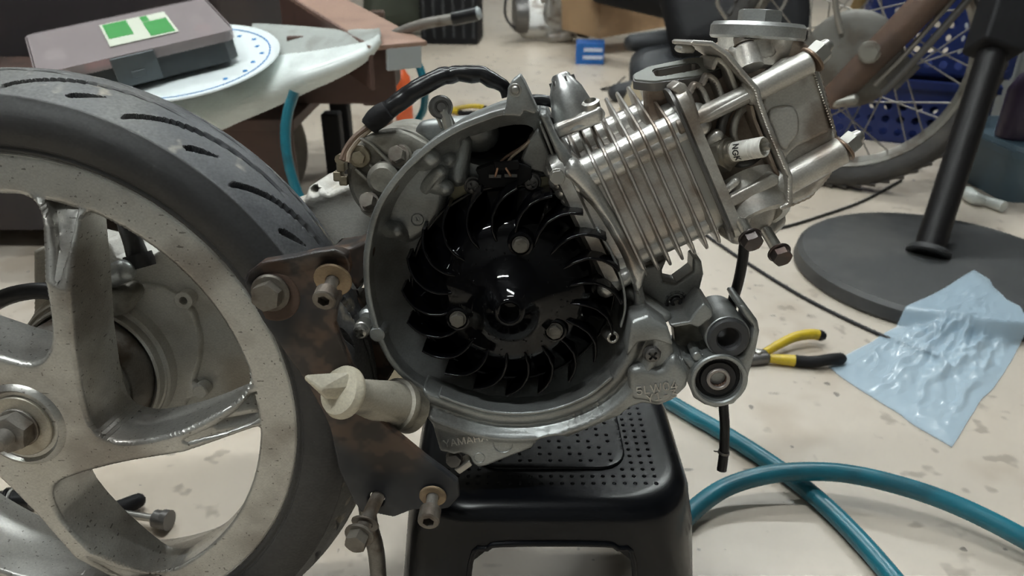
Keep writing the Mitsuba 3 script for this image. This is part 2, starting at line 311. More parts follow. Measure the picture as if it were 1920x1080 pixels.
# tyre: profile from the rim lip over the shoulder and crown to the far side, with grooves pressed into the tread
TW = -0.041                                   # the tyre's middle plane
half = spline([(0.1845, 0.000), (0.187, 0.0035), (0.190, 0.0032), (0.192, 0.0055), (0.200, 0.0085), (0.210, 0.0075), (0.2195, 0.0025), (0.2215, 0.0012), (0.2225, -0.001), (0.2275, -0.0105), (0.2315, -0.021), (0.2345, -0.031), (0.2355, -0.041)], 6)
prof = np.vstack([half, np.column_stack([half[:-1, 0], 2*TW-half[:-1, 1]])[::-1]])
dense = []
for i in range(len(prof)-1):
    n = max(1, int(np.hypot(*(prof[i+1]-prof[i]))/0.0009)); dense += [prof[i]+(prof[i+1]-prof[i])*j/n for j in range(n)]
prof = np.array(dense+[prof[-1]]); NT = 1500; th = np.arange(NT)/NT*2*PI
R, Z = np.meshgrid(prof[:, 0], prof[:, 1]); R = np.repeat(prof[None, :, 0], NT, 0); Z = np.repeat(prof[None, :, 1], NT, 0); TH = np.repeat(th[:, None], len(prof), 1)
S = np.abs((Z-TW))/0.040; side = np.where(Z >= TW, 0, 1)          # 1 at the shoulder, 0 on the crown
tread = (R > 0.2222)
deg = np.degrees(TH)
def groove(off, sgn):
    t = ((87+off - deg*1.0) % 20.0)
    m = np.zeros_like(t)
    for lap in (0, 1):                           # grooves longer than the pitch overlap
        tt = t + 20*lap; s = 0.12+0.76*(1-np.exp(-tt/8.5)); s_here = 1-S
        wd = np.interp(tt, [0, 2, 10, 20, 29], [0.05, 0.055, 0.05, 0.03, 0.015])
        slope = 0.76/8.5*np.exp(-tt/8.5); dist = np.abs(s_here-s)/np.sqrt(1+(slope*9.5)**2)
        m = np.maximum(m, np.where(tt < 28, np.clip((wd-dist)/0.02, 0, 1), 0)*np.clip(tt/0.6, 0, 1))
    tt = t-10.5; s = 0.17+0.27*np.clip(tt/5.6, 0, 1); wd = np.interp(tt, [0, 0.8, 2.5, 5.6], [0.0, 0.065, 0.06, 0.0])
    m = np.maximum(m, np.where((tt > 0) & (tt < 5.6), np.clip((wd-np.abs((1-S)-s))/0.02, 0, 1), 0))
    return m
GR = np.where(side == 0, groove(0, 1), groove(10, -1))*tread
nr = np.gradient(prof, axis=0); nr = np.column_stack([-nr[:, 1], nr[:, 0]]); nr /= np.linalg.norm(nr, axis=1, keepdims=True)
if nr[len(nr)//2, 0] < 0: nr = -nr
R2 = R - 0.0042*GR*nr[None, :, 0]; Z2 = Z - 0.0042*GR*nr[None, :, 1]
wear = np.array(meshkit.fbm(np.stack([R2*np.cos(TH)*90, R2*np.sin(TH)*90, Z2*90], -1), 3)); R2 = R2 + 0.0005*(wear-0.5)
V = np.stack([R2*np.cos(TH), R2*np.sin(TH), Z2], -1).reshape(-1, 3); k = len(prof)
i, j = np.meshgrid(np.arange(NT), np.arange(k-1), indexing='ij'); q = np.stack([i*k+j, i*k+j+1, ((i+1) % NT)*k+j+1, ((i+1) % NT)*k+j], -1).reshape(-1, 4)
ty = trimesh.Trimesh(V, np.vstack([q[:, [0, 1, 2]], q[:, [0, 2, 3]]]), process=False)
if ty.volume < 0: ty.invert()
add(wheel, 'tyre', ty, 'tyre_rubber', 40, WM, label='black tyre with long curved grooves and dust on its tread')
def arc_text(txt, r, a_mid, h, mt):
    out = []; x = 0; gl = []
    for ch in txt:
        if ch == ' ': x += h*0.5; continue
        m = meshkit.text_mesh(ch, h, 0.0012); wd = m.bounds[1, 0]; gl.append((m, x, wd)); x += wd+h*0.25
    for m, xx, wd in gl:
        a = math.radians(a_mid)-(xx-x/2)/r; v = np.array(m.vertices); ang = a-(v[:, 0])/r; rr = r+v[:, 1]
        out.append(trimesh.Trimesh(np.column_stack([rr*np.cos(ang), rr*np.sin(ang), v[:, 2]]), m.faces, process=False))
    return cat(*out)

# brake drum between the wheel and the gear case belongs to the wheel
add(wheel, 'brake_drum', lathe([(0.01, -0.03), (0.047, -0.034), (0.0515, -0.042), (0.0515, -0.058), (0.05, -0.062), (0.01, -0.062)], 72), 'rusty_steel', 35, WM)
# ------------------------------------------------------------------ the engine
eng = thing('scooter_engine', 'greasy grey single-cylinder scooter engine resting on the black stool', 'engine')
def bolt(parent, name, px, py, w, mesh, mt, M=None, smooth=30, **k):     # something round whose axis is the crankshaft's
    u, v = E(px, py, w); return add(parent, name, mesh, mt, smooth, EM @ tr(u, v, w) @ (np.eye(4) if M is None else M), **k)
def S(px, w=0.0): return px*(0.52-w*0.95)/FPX                            # pixels to metres near the engine plane
def stud(r, L, pitch=0.0011):
    p = [(0, 0), (r, 0)]; n = int(L/pitch)
    for i in range(n): p += [(r, pitch*(i+0.3)), (r*0.88, pitch*(i+0.75))]
    return lathe(p+[(r*0.9, L), (0, L)], 18)
# crankcase: floor of the fan scroll, its rim, and the castings round it
RIM = [(958, 207), (930, 213), (905, 222), (860, 240), (820, 264), (785, 292), (752, 325), (722, 365), (703, 405), (692, 450), (687, 490), (689, 540), (697, 585), (711, 630), (733, 675), (762, 708), (790, 727), (825, 742), (865, 757), (912, 770), (960, 775), (1010, 772), (1060, 760), (1108, 738), (1146, 708), (1172, 672), (1190, 630)]
rim_uv = spline(EP(RIM, -0.004), 6); rim_line = LineString(rim_uv)
crank = 'crankcase'
floor_out = Polygon(np.vstack([rim_uv, EP([(1195, 600), (1185, 560), (1150, 480), (1105, 405), (1062, 345), (1045, 325), (1030, 285), (1008, 212)], -0.004)])).buffer(0)
hole = poly([(866, 262), (905, 246), (960, 232), (995, 236), (1006, 262), (1000, 300), (960, 316), (905, 312), (872, 300)], -0.04, 6)
main_hole = Point(*E(958, 575, -0.05)).buffer(0.058, 48)
fl = floor_out.difference(hole).difference(main_hole)
def bowl(v): d = shapely.distance(rim_line, shapely.points(v)); return 0.030*np.clip(1-d/0.030, 0, 1)**2.2
ck = eadd(eng, crank, cat(
    cast(biggest(fl), -0.11, -0.042, 0.0, 0.004, bowl),
    prism(floor_out.buffer(-0.004), -0.125, -0.112)), 'cast_aluminium', 40)
rim = rim_line.buffer(0.0024, cap_style='round')
add(ck, 'scroll_rim', cast(rim, -0.05, -0.003, 0.0012, 0.002, levels=3), 'cast_aluminium', 40, EM)
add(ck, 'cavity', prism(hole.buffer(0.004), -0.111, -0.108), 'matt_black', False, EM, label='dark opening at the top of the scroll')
ear = poly([(942, 218), (949, 197), (952, 165), (960, 150), (975, 139), (985, 156), (1008, 205), (1002, 215), (984, 209), (975, 220), (962, 218)], 0.0, 0, 0.0004)
add(ck, 'mounting_ear', cast(ear, -0.02, 0.0, 0.0016, 0.0016), 'cast_aluminium', 40, EM)
bolt(ck, 'ear_pin', 966, 169, 0.0, cat(ring(0.0026, 0.0042, -0.001, 0.0006, 28, 0.0003), lathe([(0, -0.001), (0.0026, -0.001), (0.0026, 0.0014), (0.0018, 0.0022), (0, 0.0024)], 24)), 'steel')
earside = poly([(1000, 205), (1010, 232), (1008, 250), (995, 226), (975, 216)], -0.02)
# right-hand wall between the scroll and the cylinder base
wallp = poly([(1008, 212), (1016, 226), (1048, 300), (1062, 338), (1124, 400), (1164, 470), (1188, 540), (1192, 600), (1205, 620), (1210, 560), (1196, 500), (1160, 420), (1112, 345), (1078, 300), (1048, 262), (1024, 210)], -0.02, 0, 0.0015)
add(ck, 'cylinder_side_wall', cast(wallp, -0.105, -0.016, 0.003, 0.003), 'cast_aluminium', 40, EM)
inner = poly([(992, 262), (1010, 240), (1042, 312), (1030, 330), (985, 318), (975, 300)], -0.03, 0, 0.001)
add(ck, 'web_panel', cast(inner, -0.06, -0.031, 0.002, 0.003), 'cast_aluminium', 40, EM)
rib = LineString(EP([(1014, 232), (1044, 308), (1038, 322)], -0.028)).buffer(0.0011)
add(ck, 'web_rib', cast(rib, -0.05, -0.026, 0.0008, 0.0015), 'cast_aluminium', 40, EM)
# thin lip at the right of the fan
lip = LineString(spline(EP([(1122, 432), (1132, 450), (1146, 474), (1158, 503), (1169, 540), (1172, 578), (1164, 612)], -0.012), 6)).buffer(0.0009)
add(ck, 'scroll_lip', cast(lip, -0.04, -0.011, 0.0005, 0.0015), 'cast_aluminium', 40, EM)
# raised plate and lumps inside the scroll at upper left
pl = poly([(752, 330), (775, 302), (800, 288), (836, 300), (842, 330), (838, 372), (828, 398), (806, 428), (786, 446), (764, 456), (742, 448), (728, 424), (724, 392), (734, 356)], -0.03, 5)
add(ck, 'raised_plate', cast(pl, -0.06, -0.026, 0.006, 0.0025, lambda v: 0.0012*(meshkit.fbm(np.column_stack([v*60, v[:, 0]*0]), 2)-0.5)), 'cast_aluminium', 40, EM)
add(ck, 'casting_mark', cat(ring(0.0041, 0.0046, 0, 0.0006, 32, 0.0002), moved(meshkit.text_mesh('M', 0.0028, 0.0006), tr(-0.0015, -0.0014, 0))), 'cast_aluminium', 30, EM @ tr(*E(782, 413, -0.024), -0.0252))
def lump(parts, name='boss'): add(ck, name, m3.Manifold.batch_boolean([hull(*p) for p in parts], m3.OpType.Add), 'cast_aluminium', 50, EM)
lump([[(E3(792, 300, -0.022), 0.008), (E3(808, 296, -0.012), 0.007)]])
lump([[(E3(800, 352, -0.03), 0.006), (E3(826, 322, -0.02), 0.005)], [(E3(806, 350, -0.03), 0.005), (E3(836, 352, -0.024), 0.006)]])
lump([[(E3(730, 428, -0.028), 0.007), (E3(745, 432, -0.020), 0.0055)], [(E3(745, 432, -0.022), 0.0055), (E3(762, 444, -0.03), 0.004)]])
lump([[(E3(775, 318, -0.036), 0.006), (E3(842, 300, -0.034), 0.006)], [(E3(870, 268, -0.04), 0.006), (E3(858, 330, -0.036), 0.008)]])
# olive mounting plate of the pickup with two screws
olive_l = poly([(846, 345), (868, 338), (884, 366), (872, 400), (848, 404)], -0.034); olive_r = poly([(990, 335), (1030, 330), (1036, 370), (1010, 376), (985, 362)], -0.034)
mat('olive_zinc', pr((0.17, 0.155, 0.10), 0.4, 0.6))
pk = eadd(eng, 'pickup_coil', cat(prism(olive_l, -0.036, -0.033), prism(olive_r, -0.036, -0.033), prism(poly([(868, 352), (1010, 340), (1012, 360), (870, 372)], -0.034), -0.041, -0.034)), 'olive_zinc', 30)
blk = poly([(892, 318), (918, 308), (936, 303), (966, 303), (984, 308), (996, 314), (998, 334), (984, 342), (972, 350), (905, 352), (896, 340), (898, 330)], -0.028)
add(pk, 'black_holder', cat(cast(blk, -0.040, -0.026, 0.001, 0.002), cast(poly([(926, 303), (972, 300), (974, 318), (928, 320)], -0.024), -0.034, -0.022, 0.0008, 0.002)), 'matt_black', 35, EM, label='black plastic holder with copper terminals')
for (x, y), (x2, y2) in (((933, 316), (929, 330)), ((949, 316), (957, 329))):
    add(pk, 'terminal', hull((E3(x, y, -0.0215), 0.0008), (E3(x2, y2, -0.0225), 0.0009)), 'copper', 40, EM)
    add(pk, 'clip', moved(T_(rbox(S(24), S(7), 0.004, 0.0005)), tr(*E((x+x2)/2+(x2-x)*0.6, y2, -0.024), -0.0245)), 'dark_steel', 30, EM)
mat('copper', pr((0.55, 0.33, 0.22), 0.35, 0.7))
for x, y in ((888, 348), (997, 341)):
    s = bolt(pk, 'screw', x, y, -0.032, cat(ring(0.003, 0.0068, 0, 0.0012), moved(phillips(0.0054, 0.005), tr(0, 0, 0.0012))), 'dark_steel')
bolt(ck, 'case_bolt', 1045, 331, -0.014, hexhead(0.0050, 0.005, 0.0056, 0.001), 'steel')
mat('brown_wire', pr((0.12, 0.075, 0.05), 0.5)); mat('pale_wire', pr((0.30, 0.24, 0.18), 0.5))
for k, pts in enumerate(([(938, 304), (952, 292), (975, 278), (990, 266), (1002, 252)], [(952, 304), (962, 292), (982, 276), (996, 262), (1004, 250)])):
    eadd(eng, 'pickup_wire', tube([E3(x, y, -0.024-0.003*i) for i, (x, y) in enumerate(pts)], 0.0010, 8), ('brown_wire', 'pale_wire')[k], 40)
gr = tube([E3(x, y, w) for x, y, w in ((955, 300, -0.036), (985, 290, -0.038), (1000, 278, -0.038), (992, 296, -0.042), (970, 302, -0.042))], 0.0032, 10)
eadd(eng, 'greasy_clot', gr, 'matt_black', 40)

# flywheel and cooling fan
FC = E(958, 561, 0.0)
FM = EM @ tr(FC[0], FC[1], 0)
mat('flywheel_brown', pr(castings((0.085, 0.075, 0.06), (0.03, 0.026, 0.02), 0.8, 60), 0.55, 0.3))
add(eng, 'flywheel', lathe([(0.01, -0.036), (0.060, -0.036), (0.0655, -0.039), (0.0655, -0.07), (0.02, -0.075)], 96), 'flywheel_brown', 30, FM, label='dusty brown flywheel rim behind the fan')
fan = add(eng, 'cooling_fan', lathe([(0.0, 0.012), (0.0060, 0.012), (0.0064, 0.020), (0.0066, 0.0262), (0.0078, 0.0272), (0.0094, 0.0266), (0.0112, 0.0240), (0.0140, 0.0190), (0.018, 0.0140), (0.023, 0.0092), (0.029, 0.0048), (0.035, 0.0014), (0.041, -0.0012), (0.047, -0.0040), (0.053, -0.0080), (0.060, -0.0155), (0.067, -0.0245), (0.0732, -0.0288), (0.0740, -0.0283), (0.0750, -0.0284), (0.0756, -0.0293), (0.0752, -0.0306), (0.073, -0.0318), (0.064, -0.029), (0.05, -0.011), (0.03, -0.004), (0.0, 0.004)], 160), 'gloss_black', 40, FM, label='gloss black painted cooling fan with curved blades')
def fan_w(r): return np.interp(r, [0.029, 0.035, 0.041, 0.047, 0.053, 0.060, 0.067, 0.0738], [0.0048, 0.0014, -0.0012, -0.0040, -0.0080, -0.0155, -0.0245, -0.0292])
def blade():
    n = 18; s = np.linspace(0, 1, n); r = 0.042 + 0.0350*s
    ang = np.radians(np.interp(s, [0, 0.25, 0.5, 0.75, 0.9, 1.0], [17.5, 18.0, 16.0, 10.8, 5.5, 0.8]))   # behind the tip, counter-clockwise
    top = np.interp(s, [0, 0.15, 0.4, 0.8, 1], [-0.0010, 0.0010, 0.0012, -0.001, -0.0035]); bot = np.minimum(fan_w(np.minimum(r, 0.0738))-0.0008, top-0.0008)
    c = np.column_stack([r*np.cos(ang), r*np.sin(ang)]); t = np.gradient(c, axis=0); t /= np.linalg.norm(t, axis=1, keepdims=True); nn = np.column_stack([-t[:, 1], t[:, 0]])
    hw = np.interp(s, [0, 0.1, 1], [0.0007, 0.0011, 0.0010])[:, None]; lean = 0.0016
    rows = []
    for k in range(n):
        b0, t0 = bot[k], top[k]; prof_ = [(-1.25, b0), (-1, t0-0.0010), (-0.72, t0-0.0004), (-0.3, t0), (0.3, t0), (0.72, t0-0.0004), (1, t0-0.0010), (1.25, b0)]
        rows.append([[*(c[k]+nn[k]*hw[k]*a + nn[k]*lean*(-(z-t0)/0.03)), z] for a, z in prof_])
    V = np.array(rows).reshape(-1, 3); m = len(rows[0]); F = []
    for k in range(n-1):
        for j in range(m):
            j2 = (j+1) % m; a, b, c2, d = k*m+j, k*m+j2, (k+1)*m+j2, (k+1)*m+j; F += [[a, b, c2], [a, c2, d]]
    for base in (0, (n-1)*m):
        for j in range(1, m-1): F.append([base, base+j, base+j+1] if base else [base, base+j+1, base+j])
    mm = trimesh.Trimesh(V, F, process=False)
    if mm.volume < 0: mm.invert()
    return mm
bl = blade(); NB = 20
for k in range(NB):
    add(fan, 'blade', bl, 'gloss_black', 50, FM @ rot(86.5 - 18*k))
for x, y in ((976, 460), (858, 600), (1040, 622)):
    u, v = E(x, y, 0.004)
    add(fan, 'bolt_seat', lathe([(0.0055, -0.006), (0.0055, 0.0018), (0.0070, 0.0030), (0.0084, 0.0022), (0.0105, -0.006)], 40), 'gloss_black', 40, EM @ tr(u, v, 0.0))
    add(fan, 'bolt', hexhead(0.0050, 0.0045, 0.0060, 0.0008, 0.2+x), 'fan_bolt', 25, EM @ tr(u, v, 0.0018), label='dull hexagonal bolt')
mat('fan_bolt', pr(castings((0.10, 0.093, 0.08), (0.045, 0.04, 0.034), 0.9, 120), 0.5, 0.4))
# beads of wet paint on the fan
dots = []
for k in range(110):
    r, a = rng.uniform(0.026, 0.05), rng.uniform(0, 2*PI); dots.append(moved(trimesh.creation.icosphere(1, rng.uniform(0.0003, 0.0008)), tr(r*math.cos(a), r*math.sin(a), float(fan_w(r))+0.0001)))
add(fan, 'paint_beads', cat(*dots), 'gloss_black', True, FM, kind='stuff')

# lower shroud casting
LOW = [(790, 727), (825, 742), (865, 757), (912, 770), (960, 775), (1010, 772), (1060, 760), (1108, 738), (1146, 708), (1172, 672), (1188, 632), (1196, 606), (1216, 596), (1248, 614), (1262, 648), (1266, 664), (1282, 676), (1294, 702), (1288, 727), (1262, 752), (1236, 763), (1204, 758), (1182, 766), (1162, 782), (1063, 822), (1040, 815), (1014, 821), (998, 842), (912, 876), (898, 879), (886, 872), (880, 858), (864, 852), (852, 855), (836, 851), (824, 848), (812, 804), (801, 776), (796, 755)]
low = poly(LOW, 0.004, 0, 0.0012)
def low_h(v):
    d = shapely.distance(rim_line, shapely.points(v)); q = 0.5+0.5*np.sign(v[:, 1]-(-9))
    return -0.0055*np.exp(-((d-0.0080)/0.0032)**2) + 0.0042*np.exp(-((d-0.0145)/0.0042)**2)
sh = eadd(eng, 'lower_shroud', cast(low, -0.030, 0.004, 0.0035, 0.002, low_h), 'cast_aluminium', 45, label='cast lower cover with raised lettering')
add(sh, 'lip', cast(LineString(spline(EP(RIM[17:25], 0.005), 5)).buffer(0.0012), -0.01, 0.0062, 0.001, 0.002), 'cast_aluminium', 40, EM)
shelf = poly([(1184, 600), (1216, 590), (1252, 612), (1262, 646), (1228, 636), (1196, 640), (1172, 668)], 0.006, 0, 0.0008)
add(sh, 'raised_block', cast(shelf, -0.02, 0.009, 0.0022, 0.002, lambda v: -0.35*np.clip(v[:, 1]-E(1216, 612, 0.006)[1], 0, 1)), 'cast_aluminium', 40, EM)
kn = poly([(1178, 702), (1192, 688), (1215, 687), (1238, 690), (1256, 672), (1268, 668), (1286, 690), (1292, 708), (1284, 728), (1258, 750), (1236, 760), (1206, 754), (1184, 748)], 0.008, 5)
add(sh, 'bulge', cast(kn, -0.01, 0.0085, 0.0055, 0.002, lambda v: 0.0006*(meshkit.fbm(np.column_stack([v*90, v[:, 0]*0]), 2)-0.5)), 'cast_aluminium', 45, EM)
bolt(sh, 'screw', 1222, 661, 0.005, cat(cyl(0.0064, 0, 0.0012), moved(phillips(0.0058, 0.0052, 0.9), tr(0, 0, 0.0012))), 'dark_steel')
def emboss(parent, txt, x, y, w, h, deg, mt='bright_aluminium', d=0.0009, bold=False, name='lettering', label=None):
    m = meshkit.text_mesh(txt, h, d, bold); u, v = E(x, y, w); return add(parent, name, m, mt, 30, EM @ tr(u, v, w) @ rot(deg), label=label)
emboss(sh, '5LW04', 1192, 740, 0.0085, S(17), 12, d=0.0015, label='raised lettering 5LW04'); emboss(sh, 'Y1-3', 1212, 754, 0.0083, S(17), 14, d=0.0013, label='raised lettering Y1-3')
wy = 0.004 + float(low_h(np.array([E(x, y, 0.006) for x, y in ((840, 832), (850, 828), (862, 824), (874, 820), (884, 818))])).max())
emboss(sh, 'YAMAHA', 833, 838, wy-0.0004, S(15), 12, d=0.0008, label='worn raised lettering')
add(sh, 'round_mark', cat(ring(0.0068, 0.0076, -0.001, 0.0006, 40, 0.0003), prism(Polygon([(-0.003, -0.004), (-0.0018, -0.004), (-0.0018, 0.004), (-0.003, 0.004)]), 0, 0.0006), prism(Polygon([(-0.003, -0.0006), (0.0035, 0.0002), (0.0035, 0.0014), (-0.003, 0.0006)]), 0, 0.0006), prism(Polygon([(0.001, -0.003), (0.0022, -0.003), (0.0022, 0.0035), (0.001, 0.0035)]), 0, 0.0006)), 'cast_aluminium', 30, EM @ tr(*E(943, 832, 0.004), 0.0039+float(low_h(np.array([E(943, 832, 0.004)]))[0])))
add(sh, 'ejector_mark', ring(0.0039, 0.0043, -0.001, 0.0004, 32, 0.0002), 'cast_aluminium', 30, EM @ tr(*E(899, 858, 0.004), 0.0041))
bolt(sh, 'lower_bolt', 852, 858, -0.004, hexhead(0.0058, 0.005, 0.0066, 0.001), 'dark_steel')
eadd(eng, 'zinc_tab', cast(poly([(852, 880), (880, 862), (886, 872), (862, 889)], 0.002), -0.01, 0.003, 0.0008, 0.002), 'steel', 30)
bolt(sh, 'dowel', 1146, 630, -0.008, ring(0.0024, 0.0045, -0.01, 0.004, 28), 'steel', rot(18, (0, 1, 0)))
# round lug on the rim at the left
bolt(ck, 'rim_lug', 707, 627, -0.004, cyl(0.0056, -0.03, 0.0012, 28), 'cast_aluminium')

# filler neck and cream dipstick
a, b = E3(792, 772, -0.012), E3(646, 736, 0.048); ax = unit(a-b)
nk = MF(moved(lathe([(0, 0.002), (0.0105, 0.002), (0.0115, 0.012), (0.0140, 0.03), (0.0170, 0.05), (0.0185, 0.07), (0, 0.07)], 40), frame(b, ax, [0, 0, 1])))
for s in (1, -1): nk = nk - MF(moved(T_(rbox(0.006, 0.013, 0.044, 0.0025)), frame(b+ax*0.028, ax, [0, 0, 1]) @ tr(0.0175, s*0.0085, 0)))
mat('neck_cream', pr(castings((0.34, 0.315, 0.26), (0.10, 0.092, 0.075), 0.95, 38), 0.5, 0.15), grain(1300, 0.00009))
eadd(eng, 'filler_neck', nk, 'neck_cream', 40, label='oil-stained filler neck holding the dipstick')
mat('cast_grime', pr(castings((0.25, 0.24, 0.21), (0.10, 0.09, 0.07), 0.9, 45), 0.5, 0.55), grain(1300, 0.00009))
dk = eadd(eng, 'dipstick', moved(lathe([(0, -0.006), (0.006, -0.006), (0.0155, -0.004), (0.0178, 0.0), (0.0178, 0.0025), (0.0165, 0.0042), (0, 0.0042)], 48), frame(b - ax*0.002, ax, [0, 0, 1])), 'cream_plastic', 40, label='cream plastic dipstick cap with a flat grip')
gp = hull((b-ax*0.003+[0, 0, 0.004], 0.002), (b-ax*0.003-[0, 0, 0.0], 0.002))
e1 = E3(576, 711, 0.022); e2 = E3(652, 752, 0.018); e3 = E3(640, 742, 0.014); e4 = E3(650, 702, 0.012); e5 = E3(608, 752, 0.020)
grip = hull((E3(578, 709, 0.060), 0.0022), (E3(604, 728, 0.062), 0.0028), (E3(655, 724, 0.052), 0.002), (E3(648, 704, 0.050), 0.002), (E3(612, 741, 0.060), 0.0022), (E3(650, 744, 0.052), 0.002))
add(dk, 'grip', grip, 'cream_plastic', 40, EM)
rb0, rb1 = b + ax*0.006 + unit([0, 0.1, 1])*0.0115, b + ax*0.058 + unit([0, 0.1, 1])*0.0165
add('scooter_engine__filler_neck', 'rib', hull((rb0, 0.0022), (rb1, 0.0026)), 'neck_cream', 40, EM)
add('scooter_engine__filler_neck', 'collar', moved(lathe([(0.0150, 0.050), (0.0195, 0.052), (0.0200, 0.056), (0.0185, 0.060), (0.0150, 0.060)], 40), frame(b, ax, [0, 0, 1])), 'neck_cream', 40, EM)
# black mounting bracket with its bolts, in front of the tyre
BR = [(459, 537), (467, 508), (494, 487), (553, 478), (590, 469), (630, 463), (652, 473), (658, 500), (652, 520), (644, 547), (632, 578), (628, 607), (643, 645), (660, 686), (690, 740), (712, 786), (740, 810), (797, 857), (834, 884), (858, 903), (862, 932), (842, 954), (812, 958), (776, 956), (738, 971), (674, 958), (662, 940), (634, 880), (619, 806), (606, 775), (572, 716), (531, 658), (515, 636), (492, 603), (474, 570)]
BW = WW + 0.0145
bg = poly(BR, BW, 0, 0.002)
holes = [Point(*E(706, 936, BW)).buffer(0.0058)]
for h in holes: bg = bg.difference(h)
def br_h(v):
    d = shapely.distance(LineString(EP([(462, 525), (470, 503), (500, 488), (555, 479), (630, 465), (656, 478)], BW)), shapely.points(v))
    return 0.0045*np.exp(-(d/0.0045)**2) + 0.0008*(meshkit.fbm(np.column_stack([v*50, v[:, 0]*0]), 3)-0.5)
br = eadd(eng, 'mounting_bracket', cast(bg, BW-0.005, BW, 0.0018, 0.0022, br_h), 'rusty_black_paint', 45, label='black painted steel bracket with rust round its bolts')
add(br, 'stay', cast(poly([(620, 468), (660, 462), (690, 448), (700, 470), (690, 520), (668, 545), (652, 520), (650, 488)], -0.01), -0.04, -0.010, 0.003, 0.003), 'rusty_black_paint', 40, EM)
add(br, 'back_plate', cast(poly([(640, 560), (672, 560), (700, 610), (720, 660), (742, 690), (700, 760), (672, 706), (652, 640)], -0.02, 0, 0.002), -0.045, -0.022, 0.002, 0.004), 'rusty_black_paint', 40, EM)
b1 = bolt(br, 'bracket_bolt', 509, 547, BW, hexhead(0.0096, 0.009, 0.0128, 0.004, 0.35), 'dull_bolt', label='large hexagonal bolt with a round flange')
mat('dull_bolt', pr(castings((0.15, 0.135, 0.115), (0.075, 0.055, 0.042), 0.8, 70), 0.5, 0.55))
add(br, 'rust_stain', cast(Point(*E(514, 556, BW)).buffer(0.0175, 32).intersection(bg.buffer(-0.003)), BW-0.002, BW+0.0007, 0.0012, 0.002), 'rust', 40, EM, label='ring of red rust round the large bolt')
def loose(px, py, L, ri, ro, hd, mt, hx, hy, nm):      # a bolt standing proud of its washer, its head at pixel (hx, hy)
    o = E3(px, py, BW); z = unit(E3(hx, hy, BW+L)-o); M = EM @ frame(o, z)
    k = add(br, nm, hd, mt, 30, M @ tr(0, 0, L)); return k, M
k1, M1 = loose(625, 523, 0.015, 0, 0, socket(0.0074, 0.009), 'dull_bolt', 613, 550, 'socket_bolt')
add(br, 'shank', stud(0.0042, 0.0155), 'rusty_steel', 30, M1); add(br, 'washer', ring(0.0042, 0.0125, 0, 0.0022), 'tan_washer', 30, M1, label='rust-tinted thick washer')
mat('tan_washer', pr(castings((0.26, 0.19, 0.12), (0.13, 0.09, 0.06), 0.8, 80), 0.5, 0.5))
k2, M2 = loose(812, 928, 0.014, 0, 0, socket(0.0076, 0.011), 'dull_bolt', 807, 957, 'socket_bolt')
add(br, 'shank', stud(0.0042, 0.0145), 'rusty_steel', 30, M2); add(br, 'washer', ring(0.0042, 0.0098, 0, 0.0022), 'tan_washer', 30, M2)
k3, M3 = loose(706, 936, 0.033, 0, 0, hexhead(0.0078, 0.008, 0.0104, 0.0022, 0.3), 'dull_bolt', 674, 1003, 'flange_bolt')
add(br, 'shank', stud(0.0050, 0.052), 'rusty_steel', 30, M3 @ tr(0, 0, -0.018)); add(br, 'washer', ring(0.005, 0.0098, 0, 0.002), 'dull_bolt', 30, M3 @ tr(0, 0, 0.022) @ rot(16, (1, 0, 0)))
# screw in its boss beside the scroll
bolt(eng, 'boss', 694, 598, -0.02, cyl(0.0095, -0.02, 0.006, 32, 0.002), 'cast_aluminium')
k4 = bolt(eng, 'case_screw', 678, 618, -0.004, cat(cyl(0.0062, -0.016, 0.001, 28), moved(phillips(0.0054, 0.0062, 0.9), tr(0, 0, 0.001))), 'steel')
for x, y in ((668, 493), (670, 524)): bolt(eng, 'boss', x, y, -0.028, cyl(0.006, -0.02, 0.008, 28, 0.001), 'cast_aluminium')
# gear case behind the wheel
GW = -0.062
GC = [(60, 470), (120, 455), (180, 470), (193, 448), (222, 480), (250, 500), (306, 466), (420, 430), (500, 402), (556, 384), (572, 372), (578, 350), (592, 343), (606, 352), (618, 362), (640, 352), (668, 340), (700, 350), (720, 380), (716, 420), (690, 448), (640, 470), (600, 500), (590, 600), (540, 700), (430, 790), (330, 830), (200, 850), (90, 760), (60, 600)]
gc_ = poly(GC, GW, 0, 0.002).difference(Point(*E(590, 355, GW)).buffer(0.0028))
def gear_h(v):
    d = np.hypot(v[:, 0]-WU[0], v[:, 1]-WU[1]); top = LineString(EP([(222, 480), (306, 466), (420, 430), (556, 384), (668, 340)], GW))
    return 0.004*np.exp(-(shapely.distance(top, shapely.points(v))/0.006)**2)
gk = eadd(eng, 'gear_case', cast(biggest(gc_), GW-0.05, GW, 0.004, 0.004, gear_h), 'gear_grey', 45, label='stained grey gear case behind the rear wheel')
mat('gear_grey', pr(castings((0.50, 0.49, 0.455), (0.30, 0.265, 0.215), 0.8, 14), 0.5, 0.25), grain(1300, 0.00007))
ring_o = affinity.translate(Point(0, 0).buffer(0.066, 48), WU[0], WU[1])
add(gk, 'bearing_plate', cast(poly([(232, 552), (262, 536), (300, 540), (336, 560), (362, 590), (374, 640), (372, 680), (360, 720), (380, 730), (380, 745), (350, 752), (330, 790), (280, 820), (220, 700)], GW+0.008, 0, 0.002).union(ring_o), GW-0.004, GW+0.006, 0.003, 0.003), 'gear_grey', 45, EM)
add(gk, 'drum_ring', lathe([(0.0535, 0), (0.0535, 0.020), (0.055, 0.0215), (0.0565, 0.020), (0.057, 0.013), (0.0585, 0.0125), (0.060, 0.0145), (0.0615, 0.013), (0.062, 0)], 96), 'gear_grey', 40, EM @ tr(WU[0], WU[1], GW+0.004))
